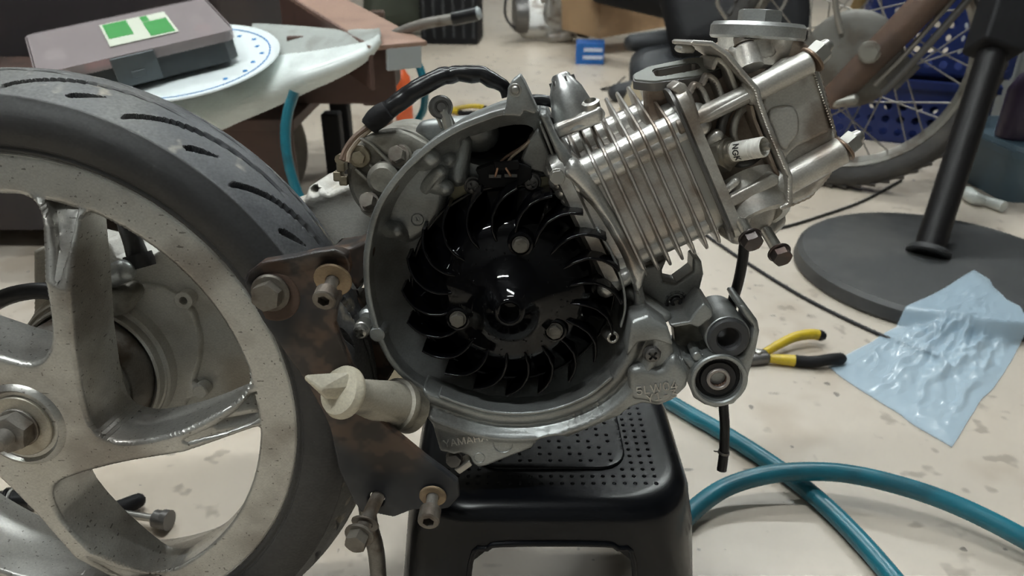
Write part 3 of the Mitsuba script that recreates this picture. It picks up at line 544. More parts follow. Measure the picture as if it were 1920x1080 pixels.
for x, y, dp in ((346, 562, 1), (378, 731, 0)):
    bolt(gk, 'bolt_boss', x, y, GW+0.008, ring(0.0032, 0.0072, -0.008, 0.003, 32) if dp else cyl(0.0062, -0.008, 0.004, 28, 0.001), 'gear_grey')
add(gk, 'brake_arm', hull((E3(178, 530, GW+0.02), 0.008), (E3(232, 508, GW+0.024), 0.009)), 'cast_aluminium', 40, EM)
add(gk, 'cam_cover', hull((E3(180, 575, GW+0.024), 0.010), (E3(225, 565, GW+0.022), 0.011), (E3(250, 545, GW+0.012), 0.008)), 'cast_grime', 40, EM)
add(gk, 'breather_elbow', tube([E3(x, y, GW+0.01) for x, y in ((262, 492), (250, 455), (238, 420), (236, 395))], [0.0085, 0.0072, 0.0068, 0.0068], 14), 'black_rubber', 40, EM, label='black rubber breather elbow')
add(gk, 'elbow_collar', moved(lathe([(0.006, -0.005), (0.0105, -0.005), (0.0112, 0), (0.0105, 0.006), (0.006, 0.006)], 28), frame(E3(262, 490, GW+0.012), E3(250, 455, GW+0.01)-E3(262, 490, GW+0.012))), 'black_rubber', 40, EM)
add(gk, 'brake_cable', tube([E3(x, y, GW+0.03) for x, y in ((-60, 600), (0, 562), (45, 548), (90, 546), (150, 560))], 0.0065, 12), 'black_rubber', 40, EM, label='thick black cable curving behind the spokes')

# starter motor beside the scroll
SW = -0.032
sc = E(742, 336, SW); Rs = 0.0345
stm = eadd(eng, 'starter_motor', cat(lathe([(0, -0.075), (Rs-0.004, -0.075), (Rs, -0.071), (Rs, -0.012), (Rs-0.001, -0.011), (Rs-0.001, -0.009), (Rs+0.0006, -0.008), (Rs+0.0006, -0.003), (Rs-0.003, 0.0005), (0.018, 0.001), (0, 0.001)], 80, tr(sc[0], sc[1], SW)),), 'cast_grime', 35, label='dirty grey starter motor with its end cap')
cap = poly([(681, 258), (707, 246), (747, 242), (773, 252), (802, 268), (820, 300), (780, 330), (736, 302), (726, 292)], SW, 0, 0.001)
add(stm, 'cap_shoulder', cast(cap, SW-0.02, SW+0.006, 0.004, 0.002), 'cast_grime', 40, EM)
add(stm, 'cap_rib', cast(LineString(EP([(681, 258), (700, 268), (734, 302), (732, 310), (712, 312)], SW)).buffer(0.001), SW-0.01, SW+0.0085, 0.0008, 0.0015), 'cast_grime', 35, EM)
add(stm, 'cap_rib', cast(LineString(EP([(672, 316), (702, 346), (704, 356)], SW)).buffer(0.0011), SW-0.01, SW+0.007, 0.0008, 0.0015), 'cast_grime', 35, EM)
add(stm, 'cap_rib', cast(LineString(EP([(696, 308), (704, 318), (712, 312), (716, 300)], SW)).buffer(0.0008), SW-0.01, SW+0.005, 0.0006, 0.0015), 'cast_grime', 35, EM)
bolt(stm, 'end_boss', 726, 330, SW, cyl(0.0115, -0.01, 0.016, 40, 0.003), 'cast_grime')
bolt(stm, 'cap_bolt', 674, 294, SW+0.003, cat(ring(0.003, 0.0078, -0.004, 0.0012, 36), moved(hexhead(0.0048, 0.004), tr(0, 0, 0.0012))), 'brass_steel')
mat('brass_steel', pr(castings((0.30, 0.26, 0.19), (0.15, 0.12, 0.08), 0.7, 90), 0.4, 0.7))
for x, y, hx, hy in ((760, 298, 738, 286), (706, 388, 681, 371)):
    o = E3(x, y, SW); z = unit(E3(hx, hy, SW+0.018)-o)
    kk = add(stm, 'lug', cyl(0.0088, -0.006, 0.010, 32, 0.001), 'cast_grime', 35, EM @ frame(o, z)); add(stm, 'bolt', hexhead(0.0058, 0.006, 0.0075, 0.0015, 0.4), 'dull_bolt', 30, EM @ frame(o, z) @ tr(0, 0, 0.010))
tb = [moved(T_(rbox(0.006, 0.007, 0.010, 0.001)), tr(*E(x, y, SW-0.004), SW-0.006)) for x, y in ((640, 312), (634, 330), (645, 338))] + [moved(lathe([(0, -0.006), (0.0035, -0.006), (0.0035, 0.005), (0, 0.005)], 20), tr(*E(640, 297, SW), SW))]
add(stm, 'terminal', cat(*tb), 'brass_steel', 30, EM)
for k, pts in enumerate(([(640, 300), (648, 280), (664, 258), (690, 236), (706, 218)], [(652, 304), (656, 284), (672, 262), (694, 242), (708, 224)], [(646, 302), (650, 284), (668, 256), (698, 232), (712, 214)])):
    eadd(eng, 'starter_wire', tube([E3(x, y, -0.022-0.003*i) for i, (x, y) in enumerate(pts)], 0.0019, 8), ('brown_wire', 'pale_wire', 'brown_wire')[k], 40)
HB = [(694, 238), (706, 222), (724, 208), (745, 194), (775, 172), (800, 158), (828, 144), (845, 142), (860, 137), (885, 140), (902, 139), (918, 148), (935, 155), (946, 165), (952, 180)]
hp = np.array([E3(x, y, -0.030-0.0006*i) for i, (x, y) in enumerate(HB)])
hs = tube(hp, [0.0062, 0.0058, 0.0060, 0.0066, 0.0064, 0.0063, 0.0062, 0.0055, 0.0052, 0.0058, 0.0050, 0.0056, 0.0052, 0.0046, 0.0044], 14)
wob = meshkit.fbm(np.array(hs.vertices)*110, 2)[:, None]-0.5
hs.vertices = np.array(hs.vertices) + np.array(hs.vertex_normals)*wob*0.0022
wh = eadd(eng, 'wiring_sheath', hs, 'sheath_black', 50, label='black wrinkled wiring sheath arching over the engine')
mat('sheath_black', pr((0.006, 0.006, 0.007), 0.27, 0.0, 0.35))
add(wh, 'tape_wrap', tube([E3(x, y, -0.026) for x, y in ((692, 236), (704, 224), (716, 214), (728, 206))], [0.0064, 0.0075, 0.0075, 0.0066], 14), 'matt_black', 40, EM)
eadd(eng, 'rear_cable', tube([E3(x, y, -0.05) for x, y in ((985, 190), (1005, 187), (1030, 190), (1055, 200))], 0.0038, 12), 'sheath_black', 40)
# banjo fitting behind the scroll rim
z = unit([0.25, 0.1, 1]); o = E3(826, 201, -0.035)
bj = add(eng, 'banjo_fitting', cat(lathe([(0, -0.006), (0.0079, -0.006), (0.0081, 0.004), (0.0068, 0.006), (0.0048, 0.0062), (0.0046, 0.0048), (0.0034, 0.0046), (0.003, 0.0066), (0, 0.0068)], 40)), 'dark_steel', 35, EM @ frame(o, z))
add(bj, 'pin', cat(hull((E3(832, 208, -0.032), 0.0036), (E3(842, 240, -0.032), 0.0036)), hull((E3(818, 214, -0.036), 0.0012), (E3(828, 238, -0.036), 0.0014)), hull((E3(840, 210, -0.036), 0.0012), (E3(852, 236, -0.036), 0.0014))), 'steel', 40, EM)
eadd(eng, 'top_boss', hull((E3(805, 250, -0.05), 0.010), (E3(850, 242, -0.05), 0.009), (E3(900, 250, -0.06), 0.014)), 'cast_aluminium', 45)
eadd(eng, 'stand_tube', tube([E3(x, y, w) for x, y, w in ((688, 950, -0.012), (694, 990, -0.012), (706, 1040, -0.014), (712, 1130, -0.016))], 0.0068, 16), 'rusty_steel', 40)
# cylinder with its fins: frame x = across (up-left), y = towards the camera, z = along the cylinder's axis
CA = math.radians(27.0); c0 = E(1160, 405, -0.012)
CM = np.eye(4); CM[:3, 0] = [-math.sin(CA), math.cos(CA), 0]; CM[:3, 1] = [0, 0, 1]; CM[:3, 2] = [math.cos(CA), math.sin(CA), 0]; CM[:3, 3] = [c0[0], c0[1], -0.055]
EC = EM @ CM
def loft(sections):                           # (polygon, height) with equal point counts
    V = []; n = None
    for g, z in sections: p = ringpts(g.exterior, g.exterior.length/120)[:118]; n = len(p); V.append(np.column_stack([p, np.full(n, z)]))
    F = []; i = np.arange(n); i2 = (i+1) % n
    for k in range(len(V)-1): F += [np.stack([k*n+i, k*n+i2, (k+1)*n+i2], 1), np.stack([k*n+i, (k+1)*n+i2, (k+1)*n+i], 1)]
    V = np.vstack(V); ca, cb = V[:n].mean(0), V[-n:].mean(0); V = np.vstack([V, ca, cb]); q = len(V)
    F += [np.stack([i2, i, i*0+q-2], 1), np.stack([q-2-n+i, q-2-n+i2, i*0+q-1], 1)]
    m = trimesh.Trimesh(V, np.vstack(F), process=False)
    if m.volume < 0: m.invert()
    return m
def rrect(x0, x1, y0, y1, r): return shapely.box(x0+r, y0+r, x1-r, y1-r).buffer(r, 12)
finp = Polygon([(-0.052, -0.045), (-0.052, 0.034), (-0.043, 0.043), (0.043, 0.043), (0.060, -0.005), (0.067, -0.040), (0.064, -0.060), (0.050, -0.062), (-0.04, -0.055)]).buffer(-0.009).buffer(0.009)
fin = loft([(finp.buffer(-0.016), -0.0026), (finp.buffer(-0.0006), -0.0011), (finp, -0.0006), (finp, 0.0006), (finp.buffer(-0.0006), 0.0011), (finp.buffer(-0.016), 0.0026)])
core = rrect(-0.040, 0.042, -0.036, 0.0345, 0.020)
cylk = eadd(eng, 'cylinder', [moved(loft([(core, -0.022), (core, 0.070)]), CM)], 'fin_aluminium', 40, label='finned cylinder with a brownish tint between its fins')
for k in range(7): add(cylk, 'fin', fin, 'fin_aluminium', 40, EC @ tr(0, 0, 0.0092*k))
half = finp.intersection(shapely.box(0.018, -0.1, 0.1, 0.1)); half = half.buffer(-0.004).buffer(0.004)
hfin = loft([(half.buffer(-0.004), -0.0022), (half, -0.0007), (half, 0.0007), (half.buffer(-0.004), 0.0022)])
for k in (1, 2): add(cylk, 'fin', hfin, 'fin_aluminium', 40, EC @ tr(-0.004*k, -0.006, -0.0092*k))
add(cylk, 'stud_band', cat(hull(((0.037, 0.031, -0.026), 0.0085), ((0.037, 0.031, 0.074), 0.0085)), hull(((0.030, 0.032, -0.026), 0.0075), ((0.030, 0.032, 0.074), 0.0075)), hull(((-0.036, 0.022, -0.02), 0.009), ((-0.036, 0.022, 0.07), 0.009))), 'bright_aluminium', 40, EC)
add(cylk, 'stud_band', hull(((0.046, -0.026, -0.026), 0.009), ((0.046, -0.026, 0.07), 0.009)), 'bright_aluminium', 40, EC)
baseo = rrect(-0.052, 0.056, -0.045, 0.040, 0.012)
add(cylk, 'base_flange', loft([(baseo.buffer(-0.003), -0.030), (baseo, -0.027), (baseo, -0.019), (baseo.buffer(-0.002), -0.0175)]), 'bright_aluminium', 35, EC)
for l0, l1 in ((((0.046, 0.030, -0.028), 0.006), ((0.040, 0.034, -0.018), 0.005)), (((0.024, 0.034, -0.028), 0.004), ((0.012, 0.034, -0.022), 0.005)), (((-0.046, 0.036, -0.03), 0.007), ((-0.046, 0.030, -0.010), 0.006))):
    add(cylk, 'base_lug', hull(l0, l1), 'bright_aluminium', 45, EC)
# joint with the case, below the cylinder
eadd(eng, 'case_neck', cast(poly([(1058, 330), (1066, 300), (1084, 302), (1112, 336), (1160, 415), (1206, 496), (1214, 508), (1202, 550), (1192, 552), (1170, 488), (1124, 408), (1080, 352)], -0.012, 3), -0.1, -0.0105, 0.007, 0.0025, lambda v: 0.0012*(meshkit.fbm(np.column_stack([v*70, v[:, 0]*0]), 2)-0.5)), 'bright_aluminium', 45)
# joint between the cylinder and the head, then the head itself
gsk = rrect(-0.052, 0.060, -0.046, 0.044, 0.012)
hd = eadd(eng, 'cylinder_head', [moved(loft([(gsk.buffer(-0.002), 0.0645), (gsk, 0.066), (gsk, 0.0725)]), CM)], 'head_grey', 35, label='dirty grey cylinder head with ports, fins and bosses')
mat('head_grey', pr(castings((0.52, 0.505, 0.47), (0.20, 0.15, 0.115), 0.8, 34), 0.42, 0.7), grain(1100, 0.00008))
mat('head_brown', pr(castings((0.34, 0.285, 0.235), (0.15, 0.10, 0.07), 0.8, 40), 0.55, 0.45), grain(1100, 0.00008))
add(hd, 'gasket', loft([(gsk.buffer(0.0008), 0.0625), (gsk.buffer(0.0008), 0.0645)]), 'dark_steel', 35, EC)
sleeve = rrect(-0.046, 0.05, -0.042, 0.0385, 0.022)
add(hd, 'sleeve_ring', loft([(sleeve, 0.0565), (sleeve, 0.0625)]), 'steel', 35, EC)
HX = [(1272, 168), (1330, 122), (1366, 84), (1416, 60), (1486, 62), (1528, 96), (1550, 180), (1572, 262), (1560, 320), (1520, 372), (1478, 390), (1466, 372), (1440, 352), (1400, 380), (1376, 440), (1362, 448), (1330, 380), (1296, 270)]
core_p = poly(HX, -0.05, 0, 0.004)
add(hd, 'core', cast(core_p, -0.098, -0.044, 0.006, 0.004), 'head_brown', 45, EM, label='brown heat-stained inner casting')
def rod(p0, p1, r, w0, w1, n=36, b=0.001, prof_=None):
    a, b_ = E3(*p0, w0), E3(*p1, w1); L = np.linalg.norm(b_-a); return moved(lathe(prof_(L) if prof_ else [(0, 0), (r-b, 0), (r, b), (r, L-b), (r-b, L), (0, L)], n), frame(a, b_-a))
# long stud tube on top: from the joint to the acorn nut
add(hd, 'stud_tube', cat(rod((1268, 240), (1400, 176), 0.0062, -0.020, -0.022), rod((1398, 178), (1519, 115), 0.0080, -0.022, -0.024), cast(poly([(1296, 226), (1300, 240), (1425, 178), (1420, 162)], -0.016), -0.03, -0.0145, 0.002, 0.002)), 'head_grey', 40, EM)
add(hd, 'stud_tube', cat(rod((1452, 352), (1578, 281), 0.0100, -0.028, -0.030)), 'head_grey', 40, EM)
def acorn(base, tip, w):
    a, b_ = E3(*base, w), E3(*tip, w-0.002); M = EM @ frame(a, b_-a); L = np.linalg.norm(b_-a)
    add(hd, 'washer', ring(0.004, 0.0098, 0, 0.0022), 'copper_dull', 30, M)
    add(hd, 'acorn_nut', cat(moved(hexhead(0.0078, 0.008, 0.0085, 0.001, 0.2), tr(0, 0, 0.002)), lathe([(0.0052, 0.009), (0.0052, 0.012), (0.0040, 0.0155), (0.002, 0.0172), (0, 0.0176)], 28)), 'steel', 30, M)
mat('copper_dull', pr((0.20, 0.14, 0.10), 0.4, 0.6))
acorn((1520, 114), (1552, 84), -0.024); acorn((1579, 281), (1614, 251), -0.030)
# cover end: flat plate with an embossed pad
pad = poly([(1436, 170), (1520, 128), (1534, 132), (1562, 236), (1558, 250), (1500, 276), (1476, 300), (1462, 290), (1448, 240), (1430, 200)], -0.022, 0, 0.0015)
add(hd, 'end_cover', cat(cast(poly([(1424, 150), (1470, 110), (1530, 100), (1544, 150), (1566, 240), (1572, 276), (1558, 330), (1516, 372), (1478, 388), (1476, 340), (1466, 290), (1440, 230)], -0.03, 0, 0.002), -0.09, -0.030, 0.004, 0.003), cast(pad, -0.032, -0.025, 0.003, 0.002)), 'head_grey', 40, EM)
add(hd, 'pad_emboss', cast(poly([(1441, 218), (1450, 202), (1480, 198), (1494, 206), (1500, 226), (1498, 252), (1484, 270), (1476, 282), (1462, 276), (1452, 248)], -0.022, 5), -0.026, -0.0225, 0.002, 0.0018), 'head_grey', 40, EM)
kn_ = cat(*[T_(hull((E3(1525+t*36, 133+t*106, -0.030), 0.0011), (E3(1525+t*36, 133+t*106, -0.0225), 0.0009), n=8)) for t in np.linspace(0, 1, 22)])
add(hd, 'edge_teeth', kn_, 'head_grey', 40, EM, kind='stuff')
low_b = poly([(1480, 340), (1572, 285), (1574, 312), (1556, 345), (1520, 376), (1478, 393), (1466, 394), (1484, 384)], -0.034, 4)
add(hd, 'lower_bulge', cat(cast(low_b, -0.09, -0.033, 0.010, 0.003), hull((E3(1490, 372, -0.036), 0.002), (E3(1562, 312, -0.036), 0.002))), 'head_grey', 45, EM)
# thin cover flange seen edge on
def strip(pts, w0, w1, th):
    return cast(LineString(EP(pts, w1)).buffer(th, join_style='mitre', cap_style='round'), w0, w1, th*0.6, 0.002, levels=2)
add(hd, 'cover_flange', cat(strip([(1300, 80), (1334, 82), (1366, 104), (1392, 136), (1420, 168), (1425, 190), (1440, 232), (1462, 285), (1482, 332), (1482, 384), (1466, 390)], -0.085, -0.010, 0.0017)), 'head_grey', 35, EM)
add(hd, 'flange_rib', strip([(1410, 200), (1416, 226), (1440, 282), (1464, 340), (1464, 386)], -0.08, -0.022, 0.0012), 'head_brown', 35, EM)
# tappet inspection cap on top
o = E3(1418, 74, -0.060); zc = unit([0.05, 1, -0.02])
CP = EM @ frame(o, zc, [1, 0, 0])
add(hd, 'cap_neck', lathe([(0.012, -0.02), (0.024, -0.016), (0.026, 0)], 48), 'head_grey', 40, CP)
cpk = add(hd, 'inspection_cap', cat(lathe([(0, 0), (0.0305, 0), (0.0318, 0.0015), (0.0318, 0.008), (0.030, 0.0105), (0.015, 0.0112), (0, 0.0112)], 72), moved(hexhead(0.0150, 0.008, a0=0.5), tr(0, 0, 0.011))), 'bright_cap', 30, CP, label='round aluminium cap with a hexagon on top')
mat('bright_cap', pr(castings((0.52, 0.53, 0.52), (0.34, 0.33, 0.31), 0.6, 40), 0.36, 0.8))
# small boss with a bolt beside the cap
o = E3(1408, 128, -0.030); zb = unit(E3(1392, 72, -0.040)-o)
add(hd, 'bolt_boss', lathe([(0, 0), (0.0085, 0), (0.0082, 0.014), (0.006, 0.0165), (0, 0.0165)], 32), 'head_grey', 35, EM @ frame(o, zb))
add(hd, 'boss_bolt', hexhead(0.0064, 0.006, 0.0075, 0.001, 0.3), 'rusty_steel', 30, EM @ frame(o, zb) @ tr(0, 0, 0.0165))
add(hd, 'cover_shoulder', cat(cast(poly([(1368, 92), (1420, 64), (1450, 66), (1458, 98), (1452, 108), (1410, 120), (1396, 130)], -0.036, 0, 0.002), -0.09, -0.034, 0.004, 0.003)), 'head_grey', 40, EM)
# intake port with its slotted gasket
io = E3(1268, 132, -0.052); iz = unit([-0.16, 0.93, 0.30]); IM = frame(io, iz, [0.955, 0.29, 0])
slot = shapely.box(-0.0115, -0.0035, 0.0115, 0.0035).buffer(0.0035); outer = Polygon([(-0.028, -0.004), (-0.018, -0.012), (0.012, -0.016), (0.026, -0.010), (0.0265, 0.008), (0.014, 0.014), (-0.016, 0.012), (-0.027, 0.004)]).buffer(0.003)
add(hd, 'intake_spacer', cast(outer.difference(slot), -0.006, 0.0, 0.0006, 0.003), 'dark_steel', 35, EM @ IM, label='dark slotted intake spacer')
add(hd, 'intake_gasket', cast(outer.buffer(-0.0012).difference(slot.buffer(0.001)), 0.0, 0.0011, 0.0003, 0.003), 'gasket_grey', 35, EM @ IM)
mat('gasket_grey', pr((0.17, 0.175, 0.16), 0.6))
pin = Polygon([(-0.022, -0.008), (0.020, -0.010), (0.022, 0.008), (-0.02, 0.009)]).buffer(0.003)
add(hd, 'intake_port', cat(moved(loft([(pin, -0.034), (pin.buffer(-0.001), -0.006)]), IM)), 'head_brown', 40, EM)
# fins between the intake and the cover flange
for (x0, y0, x1, y1, x2, y2) in ((1303, 158, 1316, 168, 1330, 200), (1326, 142, 1342, 154, 1356, 190), (1344, 112, 1362, 126, 1378, 166)):
    q = spline([E(x0-8, y0+14, -0.03), E(x0, y0, -0.03), E(x1, y1, -0.03), E(x2, y2, -0.03)], 6)
    add(hd, 'fin', cast(LineString(q).buffer(0.0019), -0.075, -0.026, 0.0015, 0.002, levels=3), 'head_grey', 40, EM)
add(hd, 'fin', cast(poly([(1256, 166), (1272, 153), (1284, 156), (1298, 178), (1312, 220), (1302, 236), (1290, 214), (1276, 182)], -0.016, 0, 0.0008), -0.06, -0.014, 0.0015, 0.002), 'head_grey', 40, EM)
add(hd, 'fin', cast(poly([(1274, 90), (1284, 82), (1298, 84), (1306, 92), (1302, 100), (1280, 100)], -0.05, 0, 0.001), -0.075, -0.05, 0.002, 0.002), 'head_grey', 40, EM)
# chain opening: dark ring below the stud tube
add(hd, 'chain_ring', moved(trimesh.creation.torus(0.0215, 0.0035, 40, 14), frame(E3(1396, 246, -0.040), [0.55, 0.1, 1])), 'dark_steel', 40, EM)
add(hd, 'chain_ring', moved(trimesh.creation.torus(0.0165, 0.0028, 40, 14), frame(E3(1410, 242, -0.038), [0.55, 0.1, 1])), 'head_grey', 40, EM)
add(hd, 'side_rib', hull((E3(1320, 270, -0.025), 0.004), (E3(1344, 254, -0.022), 0.0045)), 'head_grey', 40, EM)
# exhaust port, its ribs and studs
add(hd, 'exhaust_rib', cast(poly([(1364, 374), (1372, 366), (1450, 326), (1461, 330), (1462, 346), (1374, 390), (1365, 386)], -0.012, 0, 0.0008), -0.06, -0.012, 0.0018, 0.002), 'head_grey', 40, EM)
add(hd, 'port_body', cast(poly([(1378, 398), (1458, 356), (1466, 372), (1464, 394), (1452, 424), (1436, 440), (1402, 450), (1384, 442), (1372, 424)], -0.026, 0, 0.002), -0.08, -0.028, 0.006, 0.002), 'head_grey', 40, EM)
add(hd, 'exhaust_rib', hull((E3(1355, 362, -0.02), 0.003), (E3(1380, 340, -0.018), 0.003)), 'head_grey', 40, EM)
xo = E3(1426, 412, -0.024); xz = unit([0.34, -0.74, 0.58]); XM = frame(xo, xz, [1, 0.2, 0])
xp = lathe([(0.0155, -0.03), (0.0235, -0.03), (0.0225, -0.008), (0.0215, 0), (0.0195, 0.0015), (0.0155, 0.0005), (0.0155, -0.03)], 48)
add(hd, 'exhaust_port', cat(moved(xp, XM), cast(poly([(1370, 410), (1392, 398), (1412, 400), (1410, 420), (1388, 432), (1372, 428)], -0.016, 0, 0.001), -0.05, -0.018, 0.002, 0.002), hull((E3(1362, 430, -0.035), 0.006), (E3(1382, 440, -0.028), 0.007)), hull((E3(1440, 428, -0.04), 0.007), (E3(1452, 412, -0.046), 0.008))), 'head_grey', 40, EM)
add(hd, 'exhaust_bore', moved(lathe([(0, -0.028), (0.0156, -0.028), (0.0156, -0.003)], 40), XM), 'soot', 40, EM)
mat('soot', pr((0.012, 0.010, 0.009), 0.85))
def exstud(p0, p1, w0, w1, hexat, nm):
    a, b_ = E3(*p0, w0), E3(*p1, w1); M = EM @ frame(a, b_-a); L = np.linalg.norm(b_-a)
    add(hd, 'exhaust_stud', stud(0.0041, L), 'steel', 30, M)
    add(hd, 'exhaust_nut', cat(hexhead(0.0068, 0.006, 0.0080, 0.0022, 0.3)), 'burnt_steel', 30, M @ tr(0, 0, L*hexat))
mat('burnt_steel', pr(castings((0.05, 0.042, 0.04), (0.10, 0.06, 0.05), 0.8, 90), 0.38, 0.7))
exstud((1386, 408), (1410, 452), -0.016, 0.004, 0.80, 0); exstud((1436, 432), (1466, 482), -0.030, -0.004, 0.80, 1)
# spark plug
a, b_ = E3(1340, 291, -0.028), E3(1446, 273, 0.002); SPM = EM @ frame(a, b_-a, [0, 0, 1])
sp = add(eng, 'spark_plug', cat(moved(T_(MF(trimesh.creation.extrude_polygon(ngon(6, 0.0126, 0.3), 0.0095))), tr(0, 0, 0.0005)), lathe([(0.0125, -0.006), (0.0128, -0.002), (0.0118, 0.0)], 36), lathe([(0.0070, 0.0099), (0.0100, 0.0100), (0.0100, 0.0124), (0.0079, 0.0125), (0.0079, 0.0156), (0.0062, 0.0157)], 36)), 'plug_steel', 30, SPM, label='spark plug with a white ribbed insulator')
mat('plug_steel', pr((0.34, 0.32, 0.28), 0.3, 0.9))
L0 = float(np.linalg.norm(b_-a)); z0 = 0.0155; z1 = L0-0.0135; ip = [(0.0066, z0), (0.0068, z0+0.010)]
for k in range(4): zz = z0+0.011+k*0.0030; ip += [(0.0067, zz), (0.0067, zz+0.0017), (0.0061, zz+0.0021), (0.0061, zz+0.0026)]
ip += [(0.006, z1-0.001), (0.0052, z1), (0.002, z1)]
add(sp, 'insulator', lathe(ip, 36), 'ceramic', 35, SPM, label='white ceramic insulator marked NGK')
add(sp, 'terminal', lathe([(0.0034, z1-0.001), (0.0034, z1+0.002), (0.0022, z1+0.003), (0.0026, z1+0.005), (0.0026, z1+0.0115), (0.0015, z1+0.0125), (0, z1+0.0125)], 20), 'plug_steel', 35, SPM)
tx = meshkit.text_mesh('NGK', 0.0042, 0.0003, True); tx.apply_translation([-tx.bounds[1, 0]/2, -0.0021, 0])
tx = tx.subdivide().subdivide(); v = np.array(tx.vertices); ang = v[:, 0]/0.0069; tv = np.column_stack([(0.00675+v[:, 2])*np.cos(ang), (0.00675+v[:, 2])*np.sin(ang), z0+0.0052+v[:, 1]])
tx = trimesh.Trimesh(tv, tx.faces, process=False)
add(sp, 'lettering', tx, 'ink', 30, SPM @ rot(-12))
# tensioner dome on the case
o = E3(1082, 232, -0.045); zt = unit(E3(1056, 158, -0.050)-o); TM = frame(o, zt, [0, 0, 1])
tn = add(eng, 'cam_tensioner', lathe([(0.0155, -0.004), (0.0150, 0.004), (0.0142, 0.014), (0.0118, 0.024), (0.0085, 0.0305), (0.0070, 0.0325), (0.0068, 0.0345), (0.0055, 0.0360), (0, 0.0365)], 48), 'steel_dome', 40, EM @ TM, label='bullet-shaped steel tensioner housing on a flange')
mat('steel_dome', pr(castings((0.50, 0.51, 0.50), (0.28, 0.27, 0.25), 0.6, 60), 0.3, 0.85))
add(tn, 'castle_notches', cat(*[moved(T_(rbox(0.0022, 0.0012, 0.0042, 0.0004, 6)), rot(60*k+20) @ tr(0.0083, 0, 0.0306)) for k in range(6)]), 'dark_steel', 30, EM @ TM)
add(tn, 'flange', hull((E3(1046, 238, -0.050), 0.004), (E3(1050, 240, -0.034), 0.004), (E3(1120, 210, -0.032), 0.004), (E3(1124, 214, -0.05), 0.004), (E3(1050, 250, -0.034), 0.003), (E3(1122, 224, -0.032), 0.003)), 'bright_aluminium', 40, EM)
o = E3(1110, 206, -0.036)
add(tn, 'bolt', cat(lathe([(0, 0), (0.0062, 0), (0.0062, 0.006), (0.0042, 0.007), (0.0040, 0.004), (0, 0.004)], 30)), 'steel', 30, EM @ frame(o, [-0.25, 0.9, 0.3]))
add(tn, 'bolt', hexhead(0.0055, 0.005, 0.0065, 0.001), 'dark_steel', 30, EM @ frame(E3(1046, 228, -0.05), [-0.3, 0.9, 0.3]))

# ------------------------------------------------------------------ engine mounts at lower right
mn = eadd(eng, 'engine_hanger', cat(
    cast(poly([(1262, 612), (1292, 606), (1308, 612), (1330, 596), (1336, 590), (1334, 574), (1318, 562), (1302, 580), (1290, 598), (1256, 604), (1240, 600)], -0.012, 0, 0.001), -0.05, -0.008, 0.002, 0.002),
    cast(poly([(1264, 662), (1292, 690), (1298, 720), (1300, 745), (1320, 758), (1342, 764), (1376, 756), (1398, 730), (1404, 700), (1416, 660), (1424, 620), (1420, 600), (1398, 570), (1384, 572), (1396, 596), (1410, 610), (1404, 640), (1392, 664), (1366, 676), (1334, 662), (1312, 662), (1304, 674)], -0.012, 0, 0.001), -0.05, -0.010, 0.0025, 0.002)), 'cast_aluminium', 40, label='cast arm with two rubber-bushed engine mounts')
add(mn, 'web_recess', cast(poly([(1264, 616), (1300, 608), (1330, 604), (1328, 660), (1304, 680), (1270, 664)], -0.03), -0.05, -0.034, 0.001, 0.003), 'cast_grime', 40, EM)
bolt(mn, 'upper_sleeve', 1364, 631, -0.010, ring(0.0135, 0.0158, -0.045, 0.001, 56), 'cast_aluminium')
bolt(mn, 'rubber_bushing', 1364, 631, -0.010, lathe([(0.0078, -0.04), (0.0078, 0.003), (0.009, 0.0048), (0.0135, 0.005), (0.0148, 0.0035), (0.0148, -0.04)], 56), 'bush_rubber', label='black rubber bushing, empty bore')
mat('bush_rubber', pr((0.032, 0.033, 0.035), 0.6))
bolt(mn, 'lower_sleeve', 1347, 711, -0.006, ring(0.0168, 0.0205, -0.045, 0.003, 64, 0.001), 'cast_aluminium')
lb = bolt(mn, 'rubber_bushing', 1347, 711, -0.006, lathe([(0.008, -0.04), (0.008, -0.001), (0.0125, -0.0005), (0.0135, -0.003), (0.0165, -0.004), (0.0170, -0.006), (0.0170, -0.04)], 64), 'black_rubber')
bolt(mn, 'inner_tube', 1347, 711, -0.006, ring(0.0058, 0.0084, -0.04, 0.0015, 48), 'bush_steel', label='steel inner tube with a rusty bore')
mat('bush_steel', pr((0.30, 0.27, 0.25), 0.45, 0.5))
bolt(mn, 'bore', 1347, 711, -0.006, lathe([(0, -0.012), (0.0058, -0.012), (0.0058, 0.0)], 32), 'rust')
bolt(mn, 'casting_lug', 1307, 668, -0.008, cyl(0.0036, -0.02, 0.001, 28), 'cast_aluminium')
hk = poly([(1252, 482), (1241, 507), (1244, 526), (1266, 531), (1285, 517), (1298, 507), (1299, 484), (1304, 481), (1315, 488), (1319, 513), (1310, 550), (1300, 568), (1284, 576), (1250, 586), (1222, 560), (1188, 536), (1178, 500), (1200, 500), (1226, 494)], -0.045, 0, 0.0008)
hkk = add(mn, 'stand_hook', cast(hk.difference(Point(*E(1268, 568, -0.045)).buffer(0.0055)), -0.065, -0.043, 0.003, 0.002), 'cast_aluminium', 40, EM)
bolt(mn, 'hook_bushing', 1268, 566, -0.044, cat(ring(0.0062, 0.0098, -0.01, 0.001, 40), ring(0.0022, 0.0042, -0.01, 0.002, 32)), 'black_rubber')
add(mn, 'lower_rib', hull((E3(1180, 548, -0.03), 0.005), (E3(1245, 592, -0.02), 0.005)), 'cast_aluminium', 40, EM)
add(mn, 'link_web', cast(poly([(1178, 520), (1210, 560), (1262, 590), (1240, 606), (1200, 606), (1176, 600)], -0.03), -0.06, -0.032, 0.003, 0.003), 'cast_aluminium', 40, EM)
